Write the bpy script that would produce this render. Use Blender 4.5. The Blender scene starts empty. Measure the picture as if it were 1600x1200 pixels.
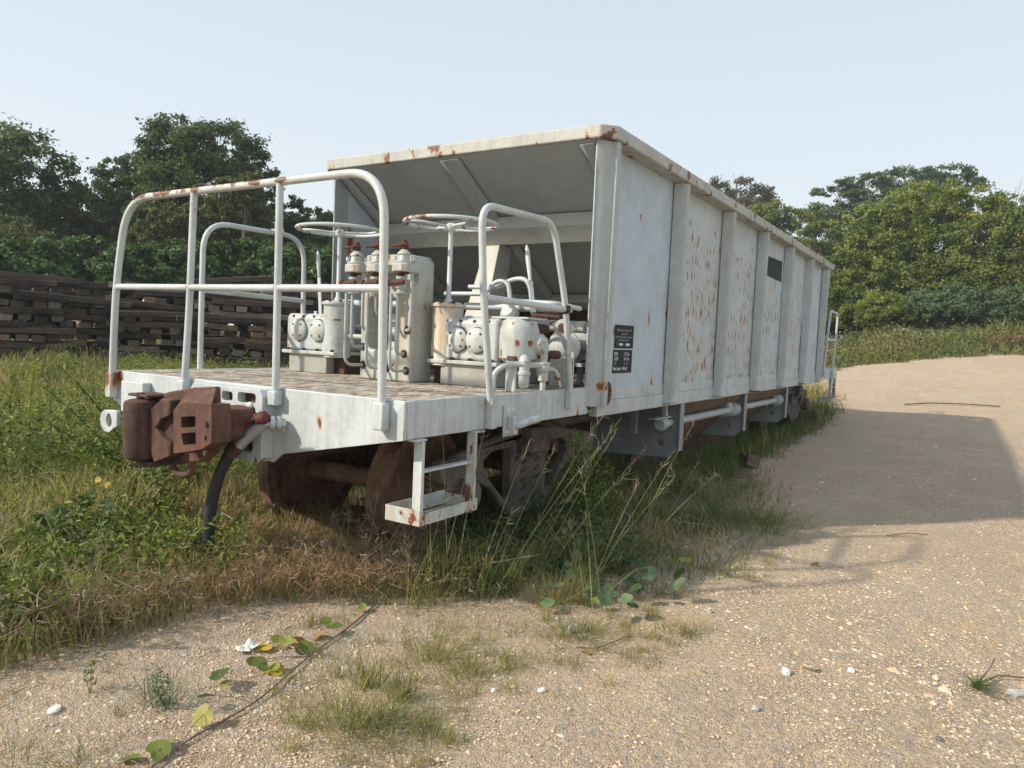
import bpy, math, random
import numpy as np
from mathutils import Vector, Matrix
from mathutils.geometry import tessellate_polygon
random.seed(7); rng = np.random.RandomState(7)
S = bpy.context.scene; COL = S.collection
# ------------------------------------------------------------------ camera
RM = np.array([[0.53606188, -0.8431071, 0.0425216], [-0.03062471, -0.06975953, -0.99709364], [0.84362302, 0.53320168, -0.06321533]])
CP = np.array([-2.87759, -2.463307, 0.350349]); FPX = 1145.24
cam = bpy.data.cameras.new('camera'); camo = bpy.data.objects.new('camera', cam); COL.objects.link(camo)
cam.sensor_width = 36; cam.lens = 36 * FPX / 1600; cam.clip_start = .05; cam.clip_end = 4000
camo.matrix_world = Matrix(((RM[0][0], -RM[1][0], -RM[2][0], CP[0]), (RM[0][1], -RM[1][1], -RM[2][1], CP[1]), (RM[0][2], -RM[1][2], -RM[2][2], CP[2]), (0, 0, 0, 1)))
S.camera = camo
# ------------------------------------------------------------------ light
SUN_EL = math.radians(34); AZ = np.array([-.765, .644])      # horizontal direction towards the sun
W = bpy.data.worlds.new('World'); S.world = W; W.use_nodes = True
nt = W.node_tree; nt.nodes.clear()
out = nt.nodes.new('ShaderNodeOutputWorld'); bg = nt.nodes.new('ShaderNodeBackground')
sky = nt.nodes.new('ShaderNodeTexSky'); sky.sky_type = 'NISHITA'; sky.sun_disc = False
sky.sun_elevation = SUN_EL; sky.sun_rotation = math.atan2(AZ[0], AZ[1])
sky.air_density = 1.0; sky.dust_density = 2.0; sky.ozone_density = 2.0; sky.altitude = 50
# thin high haze: a pale veil over the clear sky, a little stronger near the horizon
tc = nt.nodes.new('ShaderNodeTexCoord'); sep = nt.nodes.new('ShaderNodeSeparateXYZ')
nt.links.new(tc.outputs['Generated'], sep.inputs[0])
rampw = nt.nodes.new('ShaderNodeValToRGB')
rampw.color_ramp.elements[0].position = 0.0; rampw.color_ramp.elements[0].color = (6.9, 7.25, 7.4, 1)
rampw.color_ramp.elements[1].position = .62; rampw.color_ramp.elements[1].color = (4.3, 5.05, 5.95, 1)
e_ = rampw.color_ramp.elements.new(.22); e_.color = (5.8, 6.4, 6.85, 1)
nt.links.new(sep.outputs['Z'], rampw.inputs[0])
mixw = nt.nodes.new('ShaderNodeMix'); mixw.data_type = 'RGBA'; mixw.inputs[0].default_value = .88
nt.links.new(sky.outputs[0], mixw.inputs[6]); nt.links.new(rampw.outputs[0], mixw.inputs[7])
bg.inputs[1].default_value = .125
nt.links.new(mixw.outputs[2], bg.inputs[0]); nt.links.new(bg.outputs[0], out.inputs[0])
sl = bpy.data.lights.new('sun', 'SUN'); sl.energy = 4.4; sl.angle = math.radians(1.7); sl.color = (1, .90, .74)
so = bpy.data.objects.new('sun', sl); COL.objects.link(so)
tosun = Vector((AZ[0] * math.cos(SUN_EL), AZ[1] * math.cos(SUN_EL), math.sin(SUN_EL)))
so.rotation_euler = (-tosun).to_track_quat('-Z', 'Y').to_euler(); so.location = (-8, 8, 12)
S.view_settings.view_transform = 'Standard'; S.view_settings.look = 'None'; S.view_settings.exposure = 0.22; S.view_settings.gamma = 1
S.view_settings.use_curve_mapping = False
S.render.engine = 'CYCLES'; S.cycles.max_bounces = 6; S.cycles.diffuse_bounces = 3; S.cycles.transparent_max_bounces = 6

# ------------------------------------------------------------------ maths helpers
def ray(u, v):
    return RM.T @ np.array([(u - 800) / FPX, (v - 600) / FPX, 1.0])
def at_plane(u, v, ax, val):
    d = ray(u, v); return CP + d * ((val - CP[ax]) / d[ax])
def at_dist(u, v, r):                     # point at horizontal distance r
    d = ray(u, v); return CP + d * (r / math.hypot(d[0], d[1]))
FW = np.array([.8453, .5343]); RT = np.array([.5343, -.8453])
def smooth(t): t = np.clip(t, 0, 1); return t * t * (3 - 2 * t)
def gz(x, y):
    x = np.asarray(x, float); y = np.asarray(y, float)
    dx = x - CP[0]; dy = y - CP[1]
    r = np.sqrt(dx * dx + dy * dy); fwd = dx * FW[0] + dy * FW[1]; lat = dx * RT[0] + dy * RT[1]
    a = lat / np.maximum(r, .1)
    right = .006 + .0115 * smooth((a - .2) / .37)
    left = .058
    k = np.where(fwd > 0, 1, 0) * smooth(fwd / np.maximum(r, .1) * 2)
    rr = np.minimum(r, 32)
    z = -1.15 + k * (right * smooth((a + .1) / .3) * np.maximum(rr - 12, 0) ** 1.6 + left * (1 - smooth((a + .25) / .3)) * np.maximum(np.minimum(rr, 30) - 8, 0))
    z = z + .012 * np.sin(x * 2.1 + 1.3 * np.sin(y * 1.7)) + .01 * np.sin(y * 3.3 + x * .9)
    return z
RSTEP = np.concatenate([np.arange(.8, 12, .01), np.arange(12, 90, .05)])
def ground_pt(u, v):
    d = ray(u, v); hd = math.hypot(d[0], d[1]); P = CP[None] + d[None] * (RSTEP / hd)[:, None]
    below = P[:, 2] <= gz(P[:, 0], P[:, 1]); k = int(np.argmax(below)) if below.any() else int(np.argmin(abs(RSTEP - 30)))
    p = P[k]; return np.array([p[0], p[1], float(gz(p[0], p[1]))])

# ------------------------------------------------------------------ material helpers
def newmat(name):
    m = bpy.data.materials.new(name); m.use_nodes = True; t = m.node_tree; t.nodes.clear()
    o = t.nodes.new('ShaderNodeOutputMaterial'); b = t.nodes.new('ShaderNodeBsdfPrincipled')
    t.links.new(b.outputs[0], o.inputs[0]); return m, t, b, o
class NT:
    def __init__(s, t): s.t = t
    def n(s, typ, **kw):
        n = s.t.nodes.new(typ)
        for k, v in kw.items(): setattr(n, k, v)
        return n
    def l(s, a, b): s.t.links.new(a, b)
    def coord(s, scale=(1, 1, 1), out='Object', loc=(0, 0, 0)):
        c = s.n('ShaderNodeTexCoord'); m = s.n('ShaderNodeMapping'); s.l(c.outputs[out], m.inputs[0])
        m.inputs['Scale'].default_value = scale; m.inputs['Location'].default_value = loc; return m.outputs[0]
    def noise(s, vec, scale=1, detail=4, rough=.6, dist=0):
        n = s.n('ShaderNodeTexNoise'); s.l(vec, n.inputs['Vector']); n.inputs['Scale'].default_value = scale
        n.inputs['Detail'].default_value = detail; n.inputs['Roughness'].default_value = rough; n.inputs['Distortion'].default_value = dist
        return n.outputs[0]
    def vor(s, vec, scale=1, feature='F1', out='Distance'):
        n = s.n('ShaderNodeTexVoronoi', feature=feature); s.l(vec, n.inputs['Vector']); n.inputs['Scale'].default_value = scale
        return n.outputs[out]
    def ramp(s, fac, stops):
        r = s.n('ShaderNodeValToRGB'); s.l(fac, r.inputs[0]); e = r.color_ramp.elements
        while len(e) < len(stops): e.new(.5)
        for q, (p, c) in zip(e, stops):
            q.position = p; q.color = (c, c, c, 1) if not hasattr(c, '__len__') else (*c, 1)
        return r.outputs[0]
    def mix(s, fac, a, b, blend='MIX'):
        m = s.n('ShaderNodeMix', data_type='RGBA', blend_type=blend)
        for inp, v in ((m.inputs[0], fac), (m.inputs[6], a), (m.inputs[7], b)):
            if hasattr(v, 'is_linked') or hasattr(v, 'links'): s.l(v, inp)
            elif hasattr(v, '__len__'): inp.default_value = (*v, 1)
            else: inp.default_value = v
        return m.outputs[2]
    def math(s, op, a, b=0.0, clamp=False):
        m = s.n('ShaderNodeMath', operation=op, use_clamp=clamp)
        for inp, v in ((m.inputs[0], a), (m.inputs[1], b)):
            if hasattr(v, 'links'): s.l(v, inp)
            else: inp.default_value = v
        return m.outputs[0]
    def bump(s, b, h, strength=.3, dist=.01):
        n = s.n('ShaderNodeBump'); n.inputs['Strength'].default_value = strength; n.inputs['Distance'].default_value = dist
        s.l(h, n.inputs['Height']); s.l(n.outputs[0], b.inputs['Normal'])

def paint(name, base=(.60, .635, .645), spots=0.0, streak=.5, patch=0.0, grime=.35, stain=0.0, rough=.5, low=None, spot_scale=(11, 11, 3.0), patch_top=False):
    m, t, b, o = newmat(name); N = NT(t); V = N.coord()
    dk = tuple(c * .78 * k for c, k in zip(base, (1, 1, .97)))
    c = N.mix(N.ramp(N.noise(V, 2.2, 6, .65), [(.35, 0), (.7, 1)]), base, dk)
    c = N.mix(N.math('MULTIPLY', N.ramp(N.noise(V, 26, 4, .7), [(.5, 0), (.72, 1)]), .35), c, tuple(x * .6 for x in base))
    # vertical dirt runs
    st = N.ramp(N.noise(N.coord((17, 17, .9)), 1, 5, .6), [(.5, 0), (.75, 1)])
    c = N.mix(N.math('MULTIPLY', st, streak), c, (.33, .34, .31))
    # general grime in clouds
    g = N.ramp(N.noise(V, 5, 8, .7, .4), [(.52, 0), (.7, 1)])
    c = N.mix(N.math('MULTIPLY', g, grime), c, (.27, .26, .22))
    if stain > 0:                                       # pale rusty runs
        s2 = N.ramp(N.noise(N.coord((24, 24, .7), loc=(3, 1, 0)), 1, 3, .5), [(.52, 0), (.68, 1)])
        s3 = N.ramp(N.noise(V, .9, 3, .6), [(.38, 0), (.62, 1)])
        c = N.mix(N.math('MULTIPLY', N.math('MULTIPLY', s2, s3), stain), c, (.50, .36, .19))
    if spots > 0:
        sx = N.n('ShaderNodeSeparateXYZ'); N.l(V, sx.inputs[0]); wob = N.math('MULTIPLY', N.noise(V, 7, 2), .9)
        cb = N.n('ShaderNodeCombineXYZ')
        N.l(N.math('ADD', N.math('MULTIPLY', N.math('ADD', sx.outputs[0], sx.outputs[1]), spot_scale[0]), wob), cb.inputs[0])
        N.l(N.math('MULTIPLY', sx.outputs[2], spot_scale[2]), cb.inputs[1])
        vn = N.n('ShaderNodeTexVoronoi', voronoi_dimensions='2D'); N.l(cb.outputs[0], vn.inputs['Vector']); vn.inputs['Scale'].default_value = 1.0
        # only some of the cells carry a spot, and size differs
        sc = N.n('ShaderNodeSeparateColor'); N.l(vn.outputs['Color'], sc.inputs[0])
        dens = N.ramp(N.noise(V, 2.6, 4, .65), [(.38, 0), (.60, 1)])
        if low: # spots favour a height band
            sz = N.n('ShaderNodeSeparateXYZ'); N.l(V, sz.inputs[0])
            band = N.ramp(N.math('MULTIPLY', N.math('ADD', sz.outputs[2], .3), .45), [(0, .8), (.35, 1), (.72, .75), (.86, .0)])
            dens = N.math('MULTIPLY', dens, band)
        have = N.math('LESS_THAN', sc.outputs[0], N.math('MULTIPLY', dens, spots))
        rad = N.math('MULTIPLY', N.math('ADD', N.math('MULTIPLY', sc.outputs[1], sc.outputs[1]), .3), .52)
        d = N.math('DIVIDE', vn.outputs['Distance'], rad)
        halo = N.math('MULTIPLY', N.ramp(d, [(.45, 1), (1.0, 0)]), have)
        core = N.math('MULTIPLY', N.ramp(d, [(.4, 1), (.62, 0)]), have)
        c = N.mix(N.math('MULTIPLY', halo, .85), c, (.46, .24, .09))
        c = N.mix(core, c, (.19, .072, .028))
    if patch > 0:
        p = N.noise(N.coord((7, 7, 5), loc=(.3, 2.2, 1)), 1, 7, .62)
        e = .70 - patch * .22
        if patch_top:
            sz = N.n('ShaderNodeSeparateXYZ'); N.l(V, sz.inputs[0])
            msk = N.math('MULTIPLY', N.ramp(N.math('MULTIPLY', sz.outputs[2], .5), [(.572, 0), (.59, 1)]), N.ramp(N.math('MULTIPLY', sz.outputs[1], .33), [(.15, 0), (.36, 1)]))
            p = N.math('MULTIPLY', p, N.math('ADD', N.math('MULTIPLY', msk, .42), .58)); 
        c = N.mix(N.ramp(p, [(e - .05, 0), (e, .7)]), c, (.48, .36, .24))
        rc = N.mix(N.noise(V, 40, 4), (.09, .035, .02), (.2, .08, .04))
        c = N.mix(N.ramp(p, [(e, 0), (e + .02, 1)]), c, rc)
    N.l(c, b.inputs['Base Color']); b.inputs['Roughness'].default_value = rough
    h0 = N.math('MULTIPLY', N.noise(V, 1.7, 3, .5), 7.0)
    h = N.math('ADD', N.math('ADD', h0, N.noise(V, 14, 5, .6)), N.math('MULTIPLY', N.noise(V, 90, 3), .4))
    N.bump(b, h, .35, .004); return m

def rustmat(name, a, b2, rough=.85, scale=6, bump=.6):
    m, t, b, o = newmat(name); N = NT(t); V = N.coord()
    n = N.noise(V, scale, 8, .7, .3)
    c = N.mix(N.ramp(n, [(.35, 0), (.65, 1)]), a, b2)
    c = N.mix(N.math('MULTIPLY', N.ramp(N.noise(N.coord((20, 20, 3)), 1, 4), [(.5, 0), (.8, 1)]), .5), c, tuple(x * 1.6 for x in b2))
    c = N.mix(N.ramp(N.noise(V, 70, 3), [(.55, 0), (.75, .7)]), c, tuple(x * .4 for x in a))
    N.l(c, b.inputs['Base Color']); b.inputs['Roughness'].default_value = rough
    N.bump(b, N.noise(V, scale * 6, 6, .7), bump, .006); return m

def flat(name, col, rough=.6, var=.15, scale=20, metallic=0):
    m, t, b, o = newmat(name); N = NT(t)
    c = N.mix(N.noise(N.coord(), scale, 4), tuple(x * (1 - var) for x in col), tuple(min(1, x * (1 + var)) for x in col))
    N.l(c, b.inputs['Base Color']); b.inputs['Roughness'].default_value = rough; b.inputs['Metallic'].default_value = metallic
    return m

def leafmat(name, c0, c1, c2=None, trans=.25, rough=.55):
    """colour by the per-face 'tint' attribute"""
    m, t, b, o = newmat(name); N = NT(t)
    a = N.n('ShaderNodeAttribute', attribute_name='tint')
    st = [(0, c0), (.85 if c2 else 1, c1)] + ([(1, c2)] if c2 else [])
    c = N.ramp(a.outputs['Fac'], st)
    N.l(c, b.inputs['Base Color']); b.inputs['Roughness'].default_value = rough; b.inputs['Specular IOR Level'].default_value = .35
    tr = N.n('ShaderNodeBsdfTranslucent')
    c3 = N.mix(.45, c, (.25, .32, .05)); N.l(c3, tr.inputs[0])
    mx = N.n('ShaderNodeMixShader'); mx.inputs[0].default_value = trans
    N.l(b.outputs[0], mx.inputs[1]); N.l(tr.outputs[0], mx.inputs[2]); N.l(mx.outputs[0], o.inputs[0]); return m

# ------------------------------------------------------------------ object helpers
def tag(o, label=None, cat=None, group=None, kind=None):
    if label: o['label'] = label
    if cat: o['category'] = cat
    if group: o['group'] = group
    if kind: o['kind'] = kind
    return o
def empty(name, loc, label, cat, group=None):
    o = bpy.data.objects.new(name, None); COL.objects.link(o); o.location = loc; o.empty_display_size = .2
    return tag(o, label, cat, group)
def setparent(o, p):
    if p is None: return
    o.parent = p
    if p.type == 'EMPTY': o.matrix_parent_inverse = Matrix.Translation(-Vector(p.location))
def clone(o, off, parent=None):
    """a copy of a thing or part, with copies of what hangs under it, moved by off"""
    c = o.copy(); COL.objects.link(c); c.location = Vector(o.location) + Vector(off)
    for ch in list(o.children):
        d = ch.copy(); COL.objects.link(d); d.parent = c; d.matrix_parent_inverse = ch.matrix_parent_inverse.copy()
        for g in ch.children:
            h = g.copy(); COL.objects.link(h); h.parent = d; h.matrix_parent_inverse = g.matrix_parent_inverse.copy()
    return c
def mesh_arrays(name, V, counts, idx, mat, parent=None, tint=None, smooth_=False):
    me = bpy.data.meshes.new(name); V = np.asarray(V, np.float32).reshape(-1, 3)
    counts = np.asarray(counts, np.int32); idx = np.asarray(idx, np.int32)
    me.vertices.add(len(V)); me.vertices.foreach_set('co', V.ravel())
    me.loops.add(len(idx)); me.loops.foreach_set('vertex_index', idx)
    me.polygons.add(len(counts)); st = np.zeros(len(counts), np.int32); st[1:] = np.cumsum(counts)[:-1]
    me.polygons.foreach_set('loop_start', st); me.polygons.foreach_set('loop_total', counts)
    if tint is not None:
        a = me.attributes.new('tint', 'FLOAT', 'FACE'); a.data.foreach_set('value', np.asarray(tint, np.float32))
    me.polygons.foreach_set('use_smooth', np.full(len(counts), smooth_))
    me.update(calc_edges=True); me.materials.append(mat)
    o = bpy.data.objects.new(name, me); COL.objects.link(o); setparent(o, parent); return o

def round_path(pts, r, seg=6):
    pts = [Vector(p) for p in pts]; out = [pts[0]]
    for i in range(1, len(pts) - 1):
        a, b, c = pts[i - 1], pts[i], pts[i + 1]
        rr = r[i] if hasattr(r, '__len__') else r
        u = (a - b); w = (c - b); d = min(rr, u.length * .49, w.length * .49)
        p0 = b + u.normalized() * d; p1 = b + w.normalized() * d
        for k in range(seg + 1):
            t = k / seg; out.append((1 - t) ** 2 * p0 + 2 * t * (1 - t) * b + t * t * p1)
    out.append(pts[-1]); return out

class MB:
    def __init__(s): s.v = []; s.f = []
    def add(s, vs, fs):
        o = len(s.v); s.v += [tuple(v) for v in vs]; s.f += [tuple(i + o for i in f) for f in fs]; return s
    def box(s, x0, x1, y0, y1, z0, z1):
        return s.add([(x0, y0, z0), (x1, y0, z0), (x1, y1, z0), (x0, y1, z0), (x0, y0, z1), (x1, y0, z1), (x1, y1, z1), (x0, y1, z1)],
                     [(0, 3, 2, 1), (4, 5, 6, 7), (0, 1, 5, 4), (1, 2, 6, 5), (2, 3, 7, 6), (3, 0, 4, 7)])
    def hexa(s, p): return s.add(p, [(0, 3, 2, 1), (4, 5, 6, 7), (0, 1, 5, 4), (1, 2, 6, 5), (2, 3, 7, 6), (3, 0, 4, 7)])
    def bar(s, a, b, w, h, up=(0, 0, 1)):
        a = Vector(a); b = Vector(b); d = (b - a).normalized(); u = Vector(up)
        if abs(d.dot(u)) > .95: u = Vector((1, 0, 0))
        r = d.cross(u).normalized() * w / 2; u = r.cross(d).normalized() * h / 2
        return s.hexa([a - r - u, a + r - u, b + r - u, b - r - u, a - r + u, a + r + u, b + r + u, b - r + u])
    def prism(s, poly, ax, a0, a1, holes=()):
        """polygon in the plane normal to axis ax (coords are the other two in order) from a0 to a1"""
        loops = [list(poly)] + [list(h) for h in holes]
        def P(q, a):
            c = [q[0], q[1]]; c.insert(ax, a); return tuple(c)
        tri = tessellate_polygon([[Vector((q[0], q[1], 0)) for q in L] for L in loops])
        flatp = [q for L in loops for q in L]; n = len(flatp)
        vs = [P(q, a0) for q in flatp] + [P(q, a1) for q in flatp]
        fs = [tuple(t) for t in tri] + [tuple(i + n for i in reversed(t)) for t in tri]
        k = 0
        for L in loops:
            m = len(L)
            for i in range(m): j = (i + 1) % m; fs.append((k + i, k + j, k + j + n, k + i + n))
            k += m
        return s.add(vs, fs)
    def tube(s, pts, r, n=10, cap=True, closed=False):
        pts = [Vector(p) for p in pts]; m = len(pts); rings = []
        t0 = (pts[1] - pts[0]).normalized(); up = Vector((0, 0, 1)) if abs(t0.z) < .9 else Vector((1, 0, 0))
        nrm = t0.cross(up).normalized()
        base = len(s.v)
        for i, p in enumerate(pts):
            if closed: t = (pts[(i + 1) % m] - pts[i - 1]).normalized()
            else: t = (pts[min(i + 1, m - 1)] - pts[max(i - 1, 0)]).normalized()
            nrm = (nrm - t * nrm.dot(t)).normalized(); bi = t.cross(nrm)
            rr = r[i] if hasattr(r, '__len__') else r
            for k in range(n):
                a = 2 * math.pi * k / n; s.v.append(tuple(p + (nrm * math.cos(a) + bi * math.sin(a)) * rr))
        for i in range(m if closed else m - 1):
            j = (i + 1) % m
            for k in range(n):
                l = (k + 1) % n; s.f.append((base + i * n + k, base + i * n + l, base + j * n + l, base + j * n + k))
        if cap and not closed:
            s.f.append(tuple(base + k for k in reversed(range(n)))); s.f.append(tuple(base + (m - 1) * n + k for k in range(n)))
        return s
    def lathe(s, prof, org, axis=(0, 0, 1), n=20, squash=None):
        """prof: (radius, height) pairs"""
        ax = Vector(axis).normalized(); u = ax.orthogonal().normalized(); w = ax.cross(u); org = Vector(org); b = len(s.v)
        for r, h in prof:
            for k in range(n):
                a = 2 * math.pi * (k + .5) / n; s.v.append(tuple(org + ax * h + (u * math.cos(a) + w * math.sin(a)) * r))
        for i in range(len(prof) - 1):
            for k in range(n):
                l = (k + 1) % n; s.f.append((b + i * n + k, b + i * n + l, b + (i + 1) * n + l, b + (i + 1) * n + k))
        s.f.append(tuple(b + k for k in reversed(range(n)))); s.f.append(tuple(b + (len(prof) - 1) * n + k for k in range(n)))
        return s
    def cyl(s, a, b, r, n=16):
        a = Vector(a); b = Vector(b); return s.lathe([(r, 0), (r, (b - a).length)], a, b - a, n)
    def build(s, name, mat, parent=None, bevel=0, smooth_=True, label=None, segs=2):
        me = bpy.data.meshes.new(name); me.from_pydata(s.v, [], s.f); me.materials.append(mat)
        import bmesh
        bm = bmesh.new(); bm.from_mesh(me); bmesh.ops.recalc_face_normals(bm, faces=bm.faces); bm.to_mesh(me); bm.free()
        if smooth_:
            me.polygons.foreach_set('use_smooth', [True] * len(me.polygons)); me.set_sharp_from_angle(angle=math.radians(38))
        o = bpy.data.objects.new(name, me); COL.objects.link(o); setparent(o, parent)
        if bevel:
            b = o.modifiers.new('edge', 'BEVEL'); b.width = bevel; b.segments = segs; b.limit_method = 'ANGLE'; b.angle_limit = math.radians(40); b.harden_normals = False
        if label: o['label'] = label
        return o

# ------------------------------------------------------------------ materials
M = {}
M['white'] = paint('white_paint', (.575, .615, .64), streak=.55, grime=.45, stain=.12, spots=.14, spot_scale=(9, 9, 4))
M['sill'] = paint('white_paint_streaked', (.57, .615, .63), streak=.8, grime=.4, stain=.2, spots=.07, spot_scale=(5, 5, 2))
M['panel_clean'] = paint('panel_paint_clean', (.49, .575, .63), streak=.24, grime=.08, spots=.16, low=1, spot_scale=(7, 7, 2.4))
M['panel_mid'] = paint('panel_paint_spotted', (.51, .58, .61), streak=.32, grime=.1, spots=.85, stain=.9, low=1, spot_scale=(16, 16, 4.8))
M['panel_rust'] = paint('panel_paint_rusty', (.51, .565, .58), streak=.4, grime=.12, spots=1.55, stain=1.0, low=1, spot_scale=(20, 20, 5.6))
M['rib'] = paint('rib_paint', (.44, .485, .49), streak=.5, grime=.3, spots=.10, stain=.25, spot_scale=(8, 8, 3))
M['rim'] = paint('rim_paint', (.47, .48, .45), streak=1.0, grime=.75, patch=.55, stain=.35)
M['slope'] = paint('grey_chute_paint', (.37, .395, .41), streak=.3, grime=.3, stain=.2)
M['slope_low'] = rustmat('stained_chute', (.10, .065, .045), (.22, .15, .10), scale=2.0)
M['beam'] = paint('beam_paint', (.42, .43, .39), streak=.9, grime=.7, stain=.35)
M['rail'] = paint('handrail_paint', (.57, .61, .625), streak=.0, grime=.4, patch=.10, rough=.42)
M['hand_wheel'] = paint('handwheel_paint', (.55, .585, .59), streak=.0, grime=.55, patch=.50, rough=.5)
M['rail_rusty'] = paint('handrail_paint_rusty', (.58, .61, .60), streak=.0, grime=.3, patch=.95, rough=.5, patch_top=True)
M['step'] = paint('step_paint', (.54, .58, .59), streak=.6, grime=.6, stain=.7, patch=.62)
M['pipe'] = paint('pipe_paint', (.47, .50, .50), streak=.0, grime=.35, patch=.05)
M['cream'] = paint('cream_paint', (.50, .525, .495), streak=.7, grime=.6, stain=.7, spots=.15, spot_scale=(14, 14, 6), patch=.12)
M['gear'] = paint('gearbox_paint', (.53, .57, .57), streak=.6, grime=.85, stain=.25, patch=.2, spots=.2, spot_scale=(22, 22, 12))
M['gear_or'] = paint('gearbox_orange_stain', (.66, .60, .50), streak=.6, grime=.3, stain=1.0, patch=.2)
M['block'] = paint('weathered_block', (.40, .40, .37), streak=.8, grime=.9, stain=.2)
M['underframe_steel'] = paint('grey_underframe_paint', (.30, .325, .34), streak=.4, grime=.4, patch=.06)  # even grey for the underframe plates and flanges
M['rust'] = rustmat('rust_brown', (.036, .019, .015), (.145, .066, .044), scale=4, bump=.9)
M['rust_red'] = rustmat('rust_red_valve', (.09, .022, .016), (.15, .045, .03), scale=20)
M['rust_dark'] = rustmat('rust_dark', (.035, .02, .015), (.085, .048, .032))
M['wheel'] = rustmat('wheel_rust', (.12, .062, .040), (.27, .165, .11), scale=5)
M['frame_dark'] = rustmat('bogie_dirt', (.07, .058, .05), (.19, .155, .13), scale=4)
M['rubber'] = flat('rubber', (.028, .032, .036), .6, .3, 12)
M['galv'] = flat('galvanised', (.45, .47, .48), .42, .2, 30, .4)
M['decal'] = flat('black_decal', (.016, .018, .021), .8, .1)
M['letter'] = flat('white_lettering', (.68, .70, .70), .5, .1)
M['letter_grey'] = flat('faded_lettering', (.30, .31, .31), .5, .1)
M['bolt'] = flat('dark_bolt', (.06, .035, .028), .7, .3)
M['white_bolt'] = paint('painted_bolt', (.66, .70, .71), streak=0, grime=.3)
# deck: worn white paint over brown rust
m, t, b, o = newmat('worn_deck'); N = NT(t); V = N.coord()
n1 = N.noise(N.coord((2.2, 5, 3)), 2.3, 12, .78, 1.6)
c = N.mix(N.ramp(n1, [(.46, 0), (.56, 1)]), N.mix(N.noise(V, 9, 5), (.62, .59, .50), (.42, .37, .28)), N.mix(N.noise(V, 30, 5), (.075, .038, .028), (.21, .115, .08)))
c = N.mix(N.ramp(N.noise(V, 45, 5, .8), [(.52, 0), (.66, .8)]), c, (.10, .06, .045))
N.l(c, b.inputs['Base Color']); b.inputs['Roughness'].default_value = .8; N.bump(b, N.noise(V, 30, 6, .7), .7, .008); M['deck'] = m
# gravel ground
m, t, b, o = newmat('gravel_ground'); N = NT(t); V = N.coord()
base = N.mix(N.ramp(N.noise(V, .35, 5, .6), [(.35, 0), (.65, 1)]), (.86, .635, .42), (.72, .56, .40))
peb = N.n('ShaderNodeTexVoronoi'); N.l(V, peb.inputs['Vector']); peb.inputs['Scale'].default_value = 115
sc = N.n('ShaderNodeSeparateColor'); N.l(peb.outputs['Color'], sc.inputs[0])
c = N.mix(N.ramp(sc.outputs[0], [(0, 0), (1, 1)]), base, N.mix(sc.outputs[1], (.46, .325, .20), (.92, .74, .53)))
peb2 = N.n('ShaderNodeTexVoronoi'); N.l(V, peb2.inputs['Vector']); peb2.inputs['Scale'].default_value = 34
sc2 = N.n('ShaderNodeSeparateColor'); N.l(peb2.outputs['Color'], sc2.inputs[0])
c = N.mix(N.ramp(sc2.outputs[2], [(.80, 0), (.84, .7)]), c, N.mix(sc2.outputs[0], (.80, .72, .62), (.36, .345, .33)))
c = N.mix(N.math('MULTIPLY', N.ramp(N.noise(V, 38, 5, .75), [(.42, 1), (.56, 0)]), .4), c, (.36, .27, .18))
c = N.mix(N.math('MULTIPLY', N.ramp(N.noise(V, 1.7, 5, .7, .5), [(.48, 0), (.66, 1)]), .5), c, (.90, .68, .46))
c = N.mix(N.math('MULTIPLY', N.ramp(peb.outputs['Distance'], [(.45, 0), (.85, 1)]), .6), c, (.23, .16, .10))
c = N.mix(N.math('MULTIPLY', N.ramp(N.noise(V, 9, 6, .8, .4), [(.47, 0), (.62, 1)]), .5), c, (.47, .385, .30))
c = N.mix(N.math('MULTIPLY', N.ramp(N.noise(N.coord((1, 3.2, 1)), .55, 5, .65, .8), [(.5, 0), (.68, 1)]), .45), c, (.60, .50, .40))
damp = N.ramp(N.noise(V, .8, 6, .7, .6), [(.5, 0), (.7, 1)])
c = N.mix(N.math('MULTIPLY', damp, .35), c, (.54, .46, .385))
sa = N.n('ShaderNodeAttribute', attribute_name='soil')
sn = N.math('ADD', sa.outputs['Fac'], N.math('MULTIPLY', N.math('SUBTRACT', N.noise(V, 5, 7, .75), .5), 1.3))
soil = N.mix(N.noise(V, 18, 6, .7), (.085, .065, .045), (.24, .18, .125))
c = N.mix(N.ramp(sn, [(.35, 0), (.7, .92)]), c, soil)
N.l(c, b.inputs['Base Color']); b.inputs['Roughness'].default_value = .95; b.inputs['Specular IOR Level'].default_value = .15
h = N.math('ADD', N.math('MULTIPLY', peb.outputs['Distance'], -1.0), N.math('MULTIPLY', peb2.outputs['Distance'], -1.2))
h = N.math('ADD', h, N.math('MULTIPLY', N.noise(V, 60, 6, .8), 1.6)); h = N.math('ADD', h, N.math('MULTIPLY', N.noise(V, 5, 5, .7), 2.0))
N.bump(b, h, .9, .014); M['ground'] = m
m, t, b, o = newmat('pebble'); N = NT(t)
a = N.n('ShaderNodeAttribute', attribute_name='tint')
c = N.ramp(a.outputs['Fac'], [(0, (.58, .40, .25)), (.3, (.76, .57, .38)), (.62, (.84, .65, .45)), (.86, (.82, .68, .52)), (.93, (.52, .49, .46)), (1, (.32, .32, .33))])
c = N.mix(N.noise(N.coord(), 60, 3), c, N.mix(.5, c, (.35, .28, .2)))
N.l(c, b.inputs['Base Color']); b.inputs['Roughness'].default_value = .9; M['pebble'] = m
M['rock_grey'] = flat('grey_rock', (.40, .40, .38), .85, .4, 30)
M['rock_white'] = flat('white_rock', (.78, .76, .70), .8, .15, 30)
M['rock_dark'] = flat('dark_stone', (.13, .15, .16), .85, .4, 30)
M['bark'] = rustmat('bark', (.12, .10, .075), (.24, .205, .16), scale=6)
M['bark_pale'] = rustmat('bark_pale', (.27, .25, .21), (.42, .40, .35), scale=5)
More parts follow.
